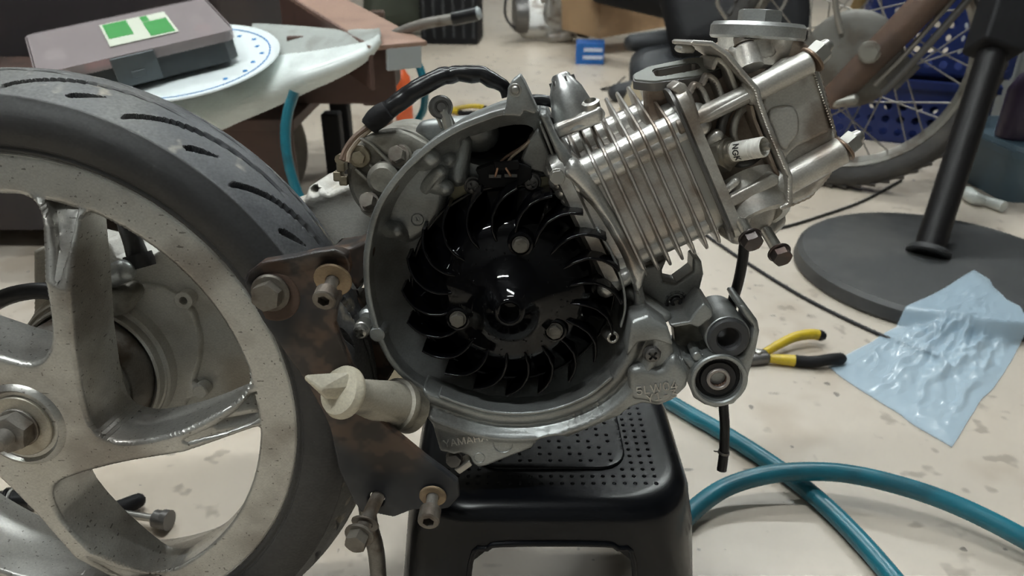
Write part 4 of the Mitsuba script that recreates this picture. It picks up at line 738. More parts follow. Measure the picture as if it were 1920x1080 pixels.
# drain hose hanging from the head past the mounts
dh = eadd(eng, 'drain_hose', tube([E3(x, y, w) for x, y, w in ((1396, 455, -0.05), (1392, 490, -0.05), (1384, 530, -0.052), (1372, 572, -0.055), (1360, 640, -0.06), (1356, 740, -0.058), (1359, 800, -0.055), (1357, 850, -0.052), (1353, 882, -0.05))], 0.0040, 14), 'black_rubber', 40, label='thin black drain hose hanging past the mounts')
add(dh, 'clip', cat(ring(0.0040, 0.0047, -0.0012, 0.0012, 24, 0.0002), moved(T_(rbox(0.004, 0.0012, 0.0012, 0.0004, 6)), tr(-0.0062, 0, 0))), 'dark_steel', 30, EM @ frame(E3(1357, 848, -0.052), [0.1, 1, 0]))
# ------------------------------------------------------------------ the stool under the engine
ZS = float(min(eworld(E3(898, 879, -0.030))[2], eworld(E3(1063, 822, -0.03))[2]))-0.0005
SX, SY0, HX_, HY_ = 0.031, 0.5175, 0.112, 0.096
def rr(hx, hy, r): return shapely.box(-hx+r, -hy+r, hx-r, hy-r).buffer(r, 16)
def stool_shell(inset):
    sec = [(rr(HX_+0.018-inset, HY_+0.018-inset, 0.035), -0.001), (rr(HX_+0.004-inset, HY_+0.004-inset, 0.046), ZS-0.040), (rr(HX_-inset, HY_-inset, 0.05), ZS-0.017-inset)]
    for k in range(1, 8): q = k/7*PI/2; sec.append((rr(HX_-0.017*(1-math.cos(q))-inset, HY_-0.017*(1-math.cos(q))-inset, 0.050), ZS-0.017+0.017*math.sin(q)-inset))
    return MF(loft([(g, z) for g, z in sec]))
shell = stool_shell(0.0) - stool_shell(0.003).translate([0, 0, -0.0005])
def arch(w0, w1, h): return trimesh.creation.extrude_polygon(Polygon([(-w0, -0.02), (w0, -0.02), (w0, 0.0), (w1+0.006, h-0.016), (w1-0.008, h-0.003), (w1-0.02, h), (-w1+0.02, h), (-w1+0.008, h-0.003), (-w1-0.006, h-0.016), (-w0, 0.0)]), 0.5)
ar = MF(moved(arch(0.072, 0.056, ZS-0.031), rot(90, (1, 0, 0)) @ tr(0, 0, -0.25))); ar2 = MF(moved(moved(arch(0.066, 0.05, ZS-0.058), rot(90, (1, 0, 0)) @ tr(0, 0, -0.25)), rot(90)))
shell = (shell - ar - ar2).trim_by_plane([0, 0, 1], 0.0)
stool = thing('plastic_stool', 'small glossy black plastic stool under the engine', 'stool')
SMX = tr(SX, SY0, 0)
add(stool, 'shell', shell, 'black_plastic', 32, SMX)
pad_g = rr(0.062, 0.050, 0.022)
add(stool, 'raised_pad', cast(pad_g, ZS-0.001, ZS+0.0022, 0.0016, 0.005), 'black_plastic', 40, SMX)
dm = []
for i in range(-11, 12):
    for j in range(-9, 10):
        x, y = i*0.0082, j*0.0082
        if abs(x) < 0.089 and abs(y) < 0.072 and not pad_g.buffer(0.003).contains(Point(x, y)) or (pad_g.buffer(-0.006).contains(Point(x, y)) and (i+j) % 3):
            dm.append(moved(lathe([(0.0019, -0.0004), (0.0016, 0.0003), (0.0009, 0.0008), (0, 0.0010)], 10), tr(x, y, ZS+(0.0022 if pad_g.contains(Point(x, y)) else 0.0))))
add(stool, 'dimples', cat(*dm), 'black_plastic', 60, SMX, kind='stuff')
arch_lip = []
for sgn in (-1,):
    pts = [(-0.0725, 0.004), (-0.063, ZS-0.048), (-0.050, ZS-0.0345), (-0.036, ZS-0.0305), (0.036, ZS-0.0305), (0.050, ZS-0.0345), (0.063, ZS-0.048), (0.0725, 0.004)]
    arch_lip.append(tube([(x, sgn*(HY_+0.004+0.014*(1-(z/(ZS-0.040)))), z) for x, z in pts], 0.0022, 8, 4))
add(stool, 'arch_lip', cat(*arch_lip), 'black_plastic', 40, SMX)

# ------------------------------------------------------------------ hoses, cables, tools and the bag on the floor
def hose_col(p, n, uv): return mix((0.010, 0.120, 0.165), (0.014, 0.085, 0.115), smoothstep(0.4, 0.7, fbm(p.x*25, p.y*25, p.z*25, 3)))
mat('teal_hose', pr(proc(hose_col), 0.32))
def gpts(L): return [G(x, y, z) for x, y, z in L]
single('garden_hose', 'teal hose running straight down across the floor from the stool', 'hose', tube(gpts([(1150, 690, .0098), (1280, 768, .0098), (1345, 805, .0098), (1430, 858, .0098), (1510, 916, .0098), (1590, 990, .0098), (1680, 1092, .0098), (1740, 1180, .0098)]), 0.0098, 16), 'teal_hose', 50)
single('garden_hose', 'teal hose arching above the floor and crossing the other hose', 'hose', tube(gpts([(1210, 1090, .010), (1262, 1000, .011), (1310, 948, .016), (1365, 912, .024), (1440, 890, .031), (1520, 884, .034), (1600, 890, .034), (1700, 914, .032), (1800, 950, .028), (1920, 1010, .022), (2060, 1095, .010)]), 0.0100, 16), 'teal_hose', 50)
single('floor_cable', 'thin black cable on the floor running to the plastic bag', 'cable', tube(gpts([(1240, 380, .0031), (1340, 452, .0031), (1420, 505, .0031), (1520, 565, .0031), (1660, 632, .0031), (1760, 670, .0031)]), 0.0031, 8), 'black_rubber', 40)
single('floor_cable', 'thin black cable on the floor between the spoked wheel and the stand', 'cable', tube(gpts([(1690, 338, .0031), (1620, 376, .0031), (1540, 405, .0031), (1460, 428, .0031), (1380, 436, .0031)]), 0.0031, 8), 'black_rubber', 40)
# pliers
mat('yellow_grip', pr(castings((0.50, 0.36, 0.02), (0.34, 0.24, 0.03), 0.6, 60), 0.4))
def plier(name, label, o, ang, s):
    k = thing(name, label, 'pliers'); M = tr(*o) @ rot(ang) @ np.diag([s, s, s, 1])
    add(k, 'jaws', cat(hull(((0, 0.005, 0.009), 0.008), ((-0.02, 0.004, 0.009), 0.009), ((-0.055, 0.001, 0.008), 0.0045)), hull(((0, -0.005, 0.009), 0.008), ((-0.02, -0.005, 0.009), 0.009), ((-0.055, -0.003, 0.008), 0.0045))), 'dark_steel', 40, M)
    add(k, 'pivot', lathe([(0, 0), (0.006, 0), (0.006, 0.0205), (0.004, 0.0215), (0, 0.0215)], 24), 'steel', 30, M @ tr(-0.012, 0, 0))
    for sg, z in ((1, 0.016), (-1, 0.010)):
        c = spline([(0.004, 0.008*sg, 0.010), (0.03, 0.017*sg, z), (0.06, 0.027*sg, z+0.002*sg+0.002), (0.09, 0.031*sg, z+0.004), (0.112, 0.027*sg, z)], 4)
        n = len(c); cut = int(n*0.34) if sg < 0 else int(n*0.84)
        add(k, 'grip', tube(c[:cut+1], np.linspace(0.0065, 0.0085, cut+1), 12, 0), 'yellow_grip', 40, M)
        add(k, 'grip', tube(c[cut:], np.r_[np.linspace(0.0086, 0.0085, n-cut-1), 0.005], 12, 0), 'matt_black', 40, M)
    return k
plier('pliers', 'yellow and black pliers lying open on the floor beside the engine mounts', G(1432, 678), 10, 0.95)
plier('pliers', 'yellow-handled pliers far behind the scroll rim of the engine', G(845, 212), -20, 1.0)
bc = G(1738, 480, 0.03)
# plastic bag: one thin crumpled sheet over another
def bag():
    c = [G(1548, 688), G(1815, 548, 0.0), G(1925, 640), G(1778, 838)]
    n = 90; s, t = np.meshgrid(np.linspace(0, 1, n), np.linspace(0, 1, n), indexing='ij')
    P = ((1-s)*(1-t))[..., None]*c[0] + (s*(1-t))[..., None]*c[1] + (s*t)[..., None]*c[2] + ((1-s)*t)[..., None]*c[3]
    q = np.stack([s*4, t*4, s*0], -1); r1 = np.abs(meshkit.fbm(q, 4)-0.5)*2; r2 = np.abs(meshkit.fbm(q*1.6+9, 3)-0.5)*2
    edge = np.clip(np.minimum(np.minimum(s, 1-s), np.minimum(t, 1-t))/0.15, 0, 1); mid = np.exp(-((s-0.62)/0.33)**2-((t-0.42)/0.36)**2)
    ht = 0.003 + edge*(0.006 + 0.030*mid) - edge*0.045*np.minimum(r1, 0.3)*(0.25+mid) - edge*0.035*np.minimum(r2, 0.3)*(0.25+mid)
    lift = 0.03*np.exp(-((s-1)/0.25)**2-((t-0.15)/0.3)**2)
    P[..., 2] += np.maximum(ht, 0.0025) + lift; P[..., 0] += 0.012*(meshkit.fbm(q+3, 2)-0.5); P[..., 1] += 0.012*(meshkit.fbm(q+7, 2)-0.5)
    on = np.clip((0.245-np.hypot(P[..., 0]-bc[0]-0.012, P[..., 1]-bc[1]+0.01))/0.012, 0, 1); P[..., 2] = np.maximum(P[..., 2], on*(0.0345+0.25*P[..., 2]))
    V = P.reshape(-1, 3); i, j = np.meshgrid(np.arange(n-1), np.arange(n-1), indexing='ij'); i, j = i.ravel(), j.ravel()
    F = np.vstack([np.stack([i*n+j, (i+1)*n+j, (i+1)*n+j+1], 1), np.stack([i*n+j, (i+1)*n+j+1, i*n+j+1], 1)])
    return trimesh.Trimesh(V, F, process=False)
scene['bag_film'] = {'type': 'blendbsdf', 'weight': 0.42, 'a': {'type': 'thindielectric', 'int_ior': 1.5}, 'b': two(pr((0.56, 0.72, 0.84), 0.22, 0.0, 0.7))}
bgk = thing('plastic_bag', 'crumpled translucent bluish plastic bag on the floor against the round stand base', 'bag')
bm_ = bag(); add(bgk, 'upper_film', bm_, 'bag_film', True)
bm2 = bm_.copy(); v = np.array(bm2.vertices); v[:, 2] = np.maximum(0.0012 + (v[:, 2]-v[:, 2].min())*0.10, np.clip((0.245-np.hypot(v[:, 0]-bc[0]-0.012, v[:, 1]-bc[1]+0.01))/0.012, 0, 1)*0.0338); bm2.vertices = v
add(bgk, 'lower_film', bm2, 'bag_film', True)
# round stand
sd = thing('round_stand', 'black stand with a round heavy base and a leaning round post', 'stand')
mat('stand_black', pr(castings((0.026, 0.027, 0.028), (0.046, 0.045, 0.043), 0.8, 9), 0.55), grain(500, 0.0002))
add(sd, 'base', lathe([(0, 0), (0.228, 0), (0.232, 0.006), (0.228, 0.024), (0.220, 0.030), (0.10, 0.033), (0, 0.033)], 96), 'stand_black', 35, tr(bc[0]+0.012, bc[1]-0.01, 0))
pt = D(1902, -30, 1.35); pd = pt-bc
add(sd, 'post', tube([bc + pd*t for t in (0, 0.5, 1.0, 1.7)], 0.0245, 24, 2), 'post_black', 40)
mat('post_black', pr((0.006, 0.0055, 0.006), 0.5, 0.0, 0.25))
add(sd, 'sleeve', moved(T_(rbox(0.075, 0.075, 0.30, 0.008)), frame(bc + pd*1.02, pd)), 'matt_black', 35)
add(sd, 'collar', moved(ring(0.0245, 0.036, 0, 0.012, 40, 0.003), frame(bc+[0, 0, 0.002], pd)), 'stand_black', 35)
# ------------------------------------------------------------------ the workshop behind: spoked wheel, crates, boxes
mat('old_rim', pr(castings((0.30, 0.29, 0.26), (0.13, 0.10, 0.08), 0.8, 30), 0.4, 0.7)); mat('spoke_steel', pr((0.30, 0.28, 0.25), 0.4, 0.6))
mat('old_tyre', pr(castings((0.040, 0.038, 0.036), (0.070, 0.064, 0.056), 0.8, 20), 0.75), grain(250, 0.0004))
mat('rusty_arm', pr(castings((0.085, 0.050, 0.034), (0.05, 0.032, 0.025), 0.8, 16), 0.55))
bw = thing('spoked_wheel', 'motorcycle wheel with wire spokes and a worn black tyre behind the cylinder head', 'wheel')
bn = unit([-0.46, -0.885, 0.04]); RO = 0.285
bcx = C0 + ray(1598, 112)*(1.66/ray(1598, 112)[1]); bcx = np.array([bcx[0], bcx[1], RO*0.998]); BM = frame(bcx, bn, [0, 0, 1])
s_ = lambda z: 0.042*np.asarray(z)
tp = [(0.232, 0.018), (0.238, 0.026), (0.250, 0.034), (0.262, 0.034), (0.272, 0.028), (0.281, 0.015), (RO, 0.0), (0.281, -0.015), (0.272, -0.028), (0.262, -0.034), (0.250, -0.034), (0.238, -0.026), (0.232, -0.018)]
add(bw, 'tyre', lathe(tp, 120), 'old_tyre', 45, BM)
tb_ = T_(rbox(0.010, 0.030, 0.006, 0.0015, 6)); tl = []
for k in range(60):
    for sg in (1, -1):
        a = 6*k + (3 if sg < 0 else 0); tl.append((a, sg))
for a, sg in tl: add(bw, 'tread_block', tb_, 'old_tyre', False, BM @ rot(a) @ tr(0.2775, 0, 0.020*sg) @ rot(32*sg, (0, 1, 0)) @ rot(24*sg, (1, 0, 0)))
add(bw, 'rim', lathe([(0.236, 0.020), (0.233, 0.023), (0.226, 0.020), (0.221, 0.010), (0.217, 0.0), (0.221, -0.010), (0.226, -0.020), (0.233, -0.023), (0.236, -0.02), (0.230, 0.0), (0.236, 0.020)], 120), 'old_rim', 40, BM)
add(bw, 'hub_drum', lathe([(0, -0.05), (0.07, -0.048), (0.072, -0.03), (0.045, -0.02), (0.045, 0.012), (0.088, 0.020), (0.098, 0.026), (0.100, 0.042), (0.094, 0.047), (0.08, 0.049), (0.03, 0.056), (0, 0.056)], 72), 'hub_grey', 40, BM)
for k in range(36):
    sg = 1 if k % 2 else -1; a = math.radians(10*k); cross = math.radians(46 if (k//2) % 2 else -46)
    hr = 0.094 if sg > 0 else 0.070; h0 = (hr*math.cos(a+cross), hr*math.sin(a+cross), 0.024*sg+0.008 if sg > 0 else -0.036); r0 = (0.219*math.cos(a), 0.219*math.sin(a), 0.003*sg)
    add(bw, 'spoke', tube([h0, r0], 0.0016, 6, 1), 'spoke_steel', 50, BM)
def bwp(px, py, off):                          # a point off the wheel's plane at a pixel
    d = ray(px, py); t = np.dot(bcx + bn*off - C0, bn)/np.dot(d, bn); return C0 + d*t
arm = thing('swing_arm', 'rusty brown swing arm running up past the hub of the spoked wheel', 'swing arm')
p0, p1 = bwp(1566, 180, 0.075), bwp(1800, -60, 0.085)
add(arm, 'beam', hull((p0, 0.028), (p0+(p1-p0)*0.5, 0.030), (p1, 0.030)), 'rusty_arm', 40)
add(arm, 'axle_nut', hexhead(0.018, 0.012, 0.022, 0.003), 'old_rim', 30, frame(bwp(1630, 98, 0.105), bn)); add(arm, 'chain_adjuster', hull((bwp(1570, 192, 0.09), 0.012), (bwp(1600, 186, 0.09), 0.012)), 'old_rim', 40)
q0 = [bwp(x, y, 0.075) for x, y in ((1640, 160), (1690, 110), (1760, 30), (1830, -50))]
add(arm, 'brake_rod', tube(q0, 0.0055, 10), 'spoke_steel', 40); add(arm, 'brake_cable', tube([bwp(x, y, 0.08) for x, y in ((1655, 175), (1710, 118), (1780, 40), (1840, -30))], 0.0075, 10), 'dark_steel', 40)
add(arm, 'bracket_plate', moved(T_(rbox(0.06, 0.10, 0.006, 0.002)), frame(bwp(1668, 118, 0.065), bn, [0.6, 0.1, 0.7])), 'dark_steel', 30)
add(arm, 'chrome_lever', tube([bwp(x, y, 0.06) for x, y in ((1578, 62), (1570, 30), (1566, 0), (1570, -40))], 0.006, 10), 'spoke_steel', 40)
# blue perforated crates behind the wheel
mat('crate_blue', pr((0.005, 0.014, 0.085), 0.45)); mat('hub_grey', pr(castings((0.17, 0.165, 0.15), (0.08, 0.065, 0.05), 0.8, 24), 0.5, 0.5)); mat('navy_plastic', pr((0.012, 0.016, 0.075), 0.25)); mat('slate_blue', pr((0.055, 0.095, 0.125), 0.5)); mat('pale_grey', pr((0.34, 0.37, 0.38), 0.5))
def crate(label, c, sx, sy, h, rz, m='crate_blue'):
    k = thing('plastic_crate', label, 'crate'); M = tr(*c) @ rot(rz); t = 0.006
    add(k, 'bottom', moved(trimesh.creation.box((sx, sy, t)), tr(0, 0, t/2)), m, False, M)
    for nm, L, T in (('side_panel', sx, tr(0, -sy/2, 0)), ('side_panel', sx, tr(0, sy/2, 0)), ('side_panel', sy, tr(-sx/2, 0, 0) @ rot(90)), ('side_panel', sy, tr(sx/2, 0, 0) @ rot(90))):
        g = shapely.box(-L/2, t, L/2, h); n = max(2, int(L/0.035)); rows = max(1, int((h-0.05)/0.034))
        hs_ = [Point(-L/2+(i+0.5)*L/n, 0.03+0.034*j).buffer(0.010, 6) for i in range(n) for j in range(rows)]
        add(k, nm, moved(prism(g.difference(shapely.union_all(hs_)), -t/2, t/2), T @ rot(90, (1, 0, 0))), m, False, M)
    add(k, 'rim', moved(prism(shapely.box(-sx/2-0.012, -sy/2-0.012, sx/2+0.012, sy/2+0.012).difference(shapely.box(-sx/2, -sy/2, sx/2, sy/2)), h-0.02, h), np.eye(4)), m, False, M)
    return k
b0 = G(1640, 300)
crate('blue perforated plastic crate on the floor behind the spoked wheel', (1.10, 2.12, 0), 0.40, 0.28, 0.17, -24)
crate('blue perforated plastic crate stacked on top of another behind the spoked wheel', (1.17, 2.16, 0.171), 0.36, 0.26, 0.24, -20)
single('brown_plank', 'yellowish brown stick leaning behind the wire spokes', 'stick', hull((bwp(1600, 20, -0.09), 0.010), (bwp(1640, -60, -0.09), 0.010), (bwp(1588, 70, -0.09), 0.010)), 'tan_card', 40)
mat('tan_card', pr((0.26, 0.17, 0.07), 0.6))
nb = thing('navy_panel', 'glossy navy blue plastic leg shield beside the tyre of the spoked wheel', 'body panel')
nq = [D(x, y, d) for x, y, d in ((1868, -60, 1.70), (1862, 60, 1.71), (1852, 120, 1.72), (1838, 180, 1.74), (1826, 215, 1.75))]
add(nb, 'shell', tube(nq, [0.048, 0.046, 0.040, 0.028, 0.012], 20), 'navy_plastic', 50)
sb = G(1860, 384); sb = thing('storage_bin', 'slate blue plastic storage bin on the floor behind the stand post', 'storage bin')
o = G(1900, 384); SBM = tr(o[0]+0.13, o[1]+0.14, 0) @ rot(4)
add(sb, 'bin', cat(loft([(rr(0.150, 0.12, 0.03), 0.0), (rr(0.165, 0.135, 0.03), 0.10), (rr(0.172, 0.142, 0.03), 0.102), (rr(0.172, 0.142, 0.03), 0.116)])), 'slate_blue', 35, SBM)
add(sb, 'lid', loft([(rr(0.17, 0.14, 0.03), 0.117), (rr(0.165, 0.135, 0.03), 0.126)]), 'slate_blue', 35, SBM)
single('purple_bottle', 'dark purple bottle standing on the storage bin behind the post', 'bottle', lathe([(0, 0), (0.034, 0), (0.036, 0.004), (0.036, 0.10), (0.022, 0.13), (0.013, 0.14), (0.013, 0.16), (0, 0.16)], 32), 'plum', 40, SBM @ tr(-0.125, -0.05, 0.127))
mat('plum', pr((0.03, 0.018, 0.045), 0.4))
single('grey_cabinet', 'pale grey cabinet at the edge of the frame behind the bin', 'cabinet', cat(moved(T_(rbox(0.5, 0.35, 0.8, 0.01)), tr(o[0]+0.62, o[1]+0.85, 0.40)), moved(T_(rbox(0.42, 0.02, 0.3, 0.005)), tr(o[0]+0.62, o[1]+0.67, 0.55))), 'pale_grey', 30)
single('white_rag', 'crumpled white strip of paper on the floor in front of the storage bin', 'paper', tube(gpts([(1812, 362, .01), (1828, 372, .014), (1850, 378, .010), (1882, 388, .012)]), [0.016, 0.014, 0.011, 0.012], 9), 'white_plastic', 40)
# cardboard box, blue carton and a spare engine far behind
mat('cardboard', pr(castings((0.44, 0.29, 0.165), (0.22, 0.13, 0.07), 0.8, 7), 0.75)); mat('carton_blue', pr((0.01, 0.10, 0.36), 0.45)); mat('carton_white', pr((0.55, 0.58, 0.66), 0.5))
cb = thing('cardboard_box', 'open brown cardboard box with grease marks, tilted over a blue carton', 'box')
o = G(1168, 78, 0.06); CB = tr(o[0]+0.02, o[1]+0.22, 0.09) @ rot(28) @ rot(-4, (0, 1, 0))
def card(sx, sy, sz, M): return moved(T_(rbox(sx, sy, sz, 0.002, 8)), M)
for sx_, sy_, x, y in ((0.44, 0.006, 0, -0.15), (0.44, 0.006, 0, 0.15), (0.006, 0.30, -0.22, 0), (0.006, 0.30, 0.22, 0)): add(cb, 'side', card(sx_, sy_, 0.30, tr(x, y, 0.15)), 'cardboard', False, CB)
add(cb, 'bottom', card(0.43, 0.29, 0.006, tr(0, 0, 0.004)), 'cardboard', False, CB); add(cb, 'flap', card(0.42, 0.14, 0.005, tr(0, -0.20, 0.255) @ rot(-58, (1, 0, 0))), 'cardboard', False, CB)
bc_ = thing('blue_carton', 'small blue carton with white stripes on the floor under the cardboard box', 'box')
o2 = G(1108, 122); BC = tr(o2[0], o2[1]+0.06, 0) @ rot(-6)
add(bc_, 'carton', moved(T_(rbox(0.115, 0.10, 0.085, 0.003)), tr(0, 0, 0.0425)), 'carton_blue', 30, BC)
for z, w in ((0.058, 0.075), (0.028, 0.08)): add(bc_, 'stripe', moved(T_(rbox(w, 0.002, 0.014, 0.0005, 6)), tr(0.012, -0.0505, z)), 'carton_white', False, BC)
se = thing('spare_engine', 'bare silver engine block standing on the floor beside the cardboard box', 'engine')
o3 = G(1030, 84); SE = tr(o3[0], o3[1]+0.12, 0) @ rot(8)
def E_(nm, m, M=None, mt='bright_aluminium'): add(se, nm, m, mt, 35, SE @ (np.eye(4) if M is None else M))
E_('crankcase', cat(hull(((-0.10, 0, 0.06), 0.05), ((0.10, 0, 0.06), 0.05), ((0.11, 0.05, 0.20), 0.05), ((-0.09, 0.05, 0.20), 0.05))))
E_('side_cover', lathe([(0, 0), (0.075, 0), (0.085, -0.015), (0.085, -0.03), (0, -0.03)][::-1], 40), tr(0.05, -0.055, 0.13) @ rot(90, (1, 0, 0)))
E_('barrel', lathe([(0, 0), (0.06, 0), (0.06, 0.13), (0, 0.13)], 36), tr(0.09, 0.03, 0.16) @ rot(-65, (0, 1, 0)) @ rot(0), 'steel')
for k in range(4): E_('rib', m3.Manifold.cube([0.014, 0.10, 0.10 if k < 2 else 0.06], True), tr(-0.01+0.055*k, -0.045, 0.17 if k < 2 else 0.05) @ rot(8*k))
E_('foot', hull(((0.0, -0.06, 0.025), 0.024), ((0.09, -0.06, 0.03), 0.026))); E_('flywheel_cover', lathe([(0, 0), (0.08, 0), (0.09, 0.02), (0.09, 0.06), (0, 0.06)], 40), tr(-0.17, -0.02, 0.13) @ rot(90, (0, 1, 0)), 'dark_steel')
E_('cable_loop', tube([(-0.16, -0.03, 0.05), (-0.21, -0.02, 0.12), (-0.20, -0.02, 0.22), (-0.15, -0.01, 0.27)], 0.006, 8), None, 'black_rubber')
# black motor parts heap behind the cylinder
mat('grey_black', pr(castings((0.020, 0.022, 0.025), (0.04, 0.04, 0.042), 0.8, 10), 0.6))
bh = thing('black_air_box', 'black plastic air box lying on the floor in front of the cardboard box', 'air box')
oo = G(1215, 196)
add(bh, 'body', cat(hull((oo+[0.0, 0.08, 0.06], 0.055), (oo+[0.20, 0.12, 0.08], 0.07), (oo+[0.34, 0.2, 0.10], 0.09), (oo+[0.02, 0.2, 0.09], 0.06))), 'grey_black', 45)
add(bh, 'snorkel', hull((oo+[-0.10, 0.04, 0.03], 0.028), (oo+[0.03, 0.06, 0.05], 0.035)), 'grey_black', 45); add(bh, 'duct', hull((oo+[-0.03, 0.22, 0.16], 0.03), (oo+[0.2, 0.25, 0.17], 0.045), (oo+[0.34, 0.27, 0.16], 0.05)), 'grey_black', 45)
add(bh, 'wire', tube([oo+[-0.05, 0.2, 0.05], oo+[-0.10, 0.19, 0.01], oo+[-0.13, 0.21, 0.006], oo+[-0.08, 0.25, 0.006]], 0.003, 8), 'black_rubber', 40)
bk = thing('parked_motorcycle', 'dark underside of a parked motorcycle behind the cylinder head', 'motorcycle')
def ay(px, py, y): d = ray(px, py); return C0 + d*(y/d[1])
add(bk, 'belly_pan', hull((ay(1290, 70, 2.55), 0.05), (ay(1480, 60, 2.6), 0.07), (ay(1470, -30, 2.7), 0.08), (ay(1265, -20, 2.7), 0.06), (ay(1280, 95, 2.55), 0.035)), 'matt_black', 45)
add(bk, 'footboard', hull((ay(1130, -22, 3.25), 0.06), (ay(1280, 6, 3.0), 0.07), (ay(1200, -30, 3.1), 0.08)), 'matt_black', 45)
for pts in (((1350, -20), (1346, 8), (1362, 36)), ((1480, -20), (1472, 6), (1458, 28))): add(bk, 'control_cable', tube([ay(x, y, 2.38) for x, y in pts], 0.006, 8), 'spoke_steel', 40)
for px in (1300, 1420): q = ay(px, 90, 2.6); add(bk, 'stand_leg', hull(([q[0], q[1]+0.08, 0.012], 0.012), ([q[0], q[1]+0.02, 0.16], 0.014)), 'matt_black', 40)
pc = thing('packing_paper', 'torn cream packing paper behind the top of the cylinder fins', 'paper')
pp = np.array([D(x, y, d) for x, y, d in ((1158, 206, .86), (1188, 150, .90), (1218, 176, .88), (1206, 214, .85), (1176, 222, .85))])
# folded packing paper standing on the floor behind the cylinder
mat('cream_paper', pr((0.50, 0.44, 0.32), 0.7)); mat('grey_paper', pr((0.36, 0.37, 0.36), 0.6))
def at_y(px, py, y): d = ray(px, py); return C0 + d*(y/d[1])
def sheet(pts, y, th=0.003, lean=0.0):         # an upright sheet whose outline lies at distance y
    q = np.array([at_y(a, b, y) for a, b in pts]); m = trimesh.creation.extrude_polygon(Polygon(q[:, [0, 2]]).buffer(0), th, engine='earcut')
    m.apply_transform(rot(90, (1, 0, 0))); m.apply_translation([0, y+th/2, 0]); return m
def foot(px, y): b = C0*0 + [at_y(px, 300, y)[0], y, 0]; return (b-C0)
def to_floor(px, y): x = (px-960)/FPX; return None
yb = 1.98
top = [(1160, 204), (1188, 150), (1204, 162), (1218, 182)]
def fl_px(px, y):                              # the pixel row at which the floor lies at distance y (any column)
    zc = (y*FW[1] + (0-CAM_H)*FW[2]); yc = (y*UP[1] + (0-CAM_H)*UP[2]); return 540 - FPX*yc/zc
fy = fl_px(0, yb)
add(pc, 'flap', sheet(top + [(1216, fy), (1166, fy)], yb), 'cream_paper', False)
add(pc, 'flap', sheet([(1204, 176), (1216, 168), (1228, 190), (1240, 230), (1240, fy), (1212, fy)], yb+0.02), 'grey_paper', False)

# ------------------------------------------------------------------ left: bench with fairing, plate and organiser box
mat('bench_rust', pr(castings((0.070, 0.036, 0.028), (0.035, 0.024, 0.021), 0.9, 8), 0.6), grain(300, 0.0003)); mat('bench_pink', pr(castings((0.26, 0.165, 0.125), (0.15, 0.09, 0.07), 0.8, 9), 0.6))
BZ = 0.262
mat('cabinet_dark', pr(castings((0.022, 0.018, 0.020), (0.035, 0.024, 0.022), 0.8, 6), 0.6))
bench = thing('rusty_bench', 'low rusty steel bench carrying the white fairing', 'bench')
BX0, BX1, BY0, BY1 = -1.75, -0.36, 1.22, 1.80
add(bench, 'top_plate', moved(T_(rbox(BX1-BX0, BY1-BY0, 0.02, 0.003)), tr((BX0+BX1)/2, (BY0+BY1)/2, BZ-0.01)), 'bench_rust', 30)
add(bench, 'apron', moved(T_(rbox(0.30, 0.012, 0.11, 0.003)), tr(-0.52, BY0+0.02, BZ-0.075)), 'bench_rust', 30)
add(bench, 'apron', moved(T_(rbox(0.95, 0.012, 0.20, 0.003)), tr(-1.25, BY0+0.06, BZ-0.12)), 'cabinet_dark', 30)
g0, g1 = at_y(548, 150, 1.33), at_y(742, 150, 1.33)
add(bench, 'guard_plate', moved(T_(rbox(float(g1[0]-g0[0]), 0.010, 0.115, 0.003)), tr((g0[0]+g1[0])/2, 1.33, BZ+0.0575)), 'bench_rust', 30)
for x, y in ((-0.44, BY0+0.06), (-0.40, BY1-0.06), (BX0+0.06, BY0+0.06), (BX0+0.06, BY1-0.06)): add(bench, 'leg', moved(T_(rbox(0.042, 0.042, BZ-0.02, 0.004)), tr(x, y, (BZ-0.02)/2)), 'matt_black', 30)
add(bench, 'lower_shelf', moved(T_(rbox(0.9, 0.40, 0.02, 0.003)), tr(-1.25, 1.52, 0.07)), 'bench_rust', 30)
p0, p1 = at_y(585, -10, 1.62), at_y(712, 62, 1.30)
bl_ = thing('steel_beam', 'pinkish brown primed steel angle on the bench, cut square at its end', 'beam')
d_ = unit((p1-p0)*[1, 1, 0]); BMm = frame((p0+p1)/2-[0, 0, 0.07], unit(np.cross(unit(p1-p0), np.cross([0, 0, 1.0], unit(p1-p0)))), unit(p1-p0)); qs = (p0+p1)/2
add(bench, 'riser', moved(T_(rbox(0.30, 0.10, max(0.02, qs[2]-0.075-BZ), 0.004)), tr(qs[0]-0.06, qs[1]+0.02, (qs[2]-0.075+BZ)/2)), 'bench_rust', 30)
add(bl_, 'flange', moved(T_(rbox(0.52, 0.10, 0.008, 0.002)), tr(0, 0, 0.066)), 'bench_pink', 30, BMm); add(bl_, 'web', moved(T_(rbox(0.52, 0.008, 0.07, 0.002)), tr(0, -0.046, 0.035)), 'bench_rust', 30, BMm); add(bl_, 'end_plate', moved(T_(rbox(0.008, 0.060, 0.036, 0.002)), tr(0.256, 0.01, 0.046)), 'pale_grey', 30, BMm)
lv = thing('jack_handle', 'rusty jack handle with a black grip sticking out from the bench', 'handle')
h = [at_y(x, y, yy) for x, y, yy in ((712, 84, 1.34), (742, 64, 1.32), (790, 46, 1.30), (850, 35, 1.28), (896, 25, 1.27))]
add(lv, 'rod', tube(h[:4], 0.0085, 12), 'rusty_steel', 40); add(lv, 'grip', tube([h[3]*1.0, (h[3]+h[4])/2, h[4]], 0.0115, 14), 'sheath_black', 40, label='black rubber grip with a pale end')
add(lv, 'end_cap', moved(lathe([(0, 0), (0.0105, 0), (0.008, 0.004), (0, 0.005)], 20), frame(h[4], h[4]-h[3])), 'pale_grey', 35)
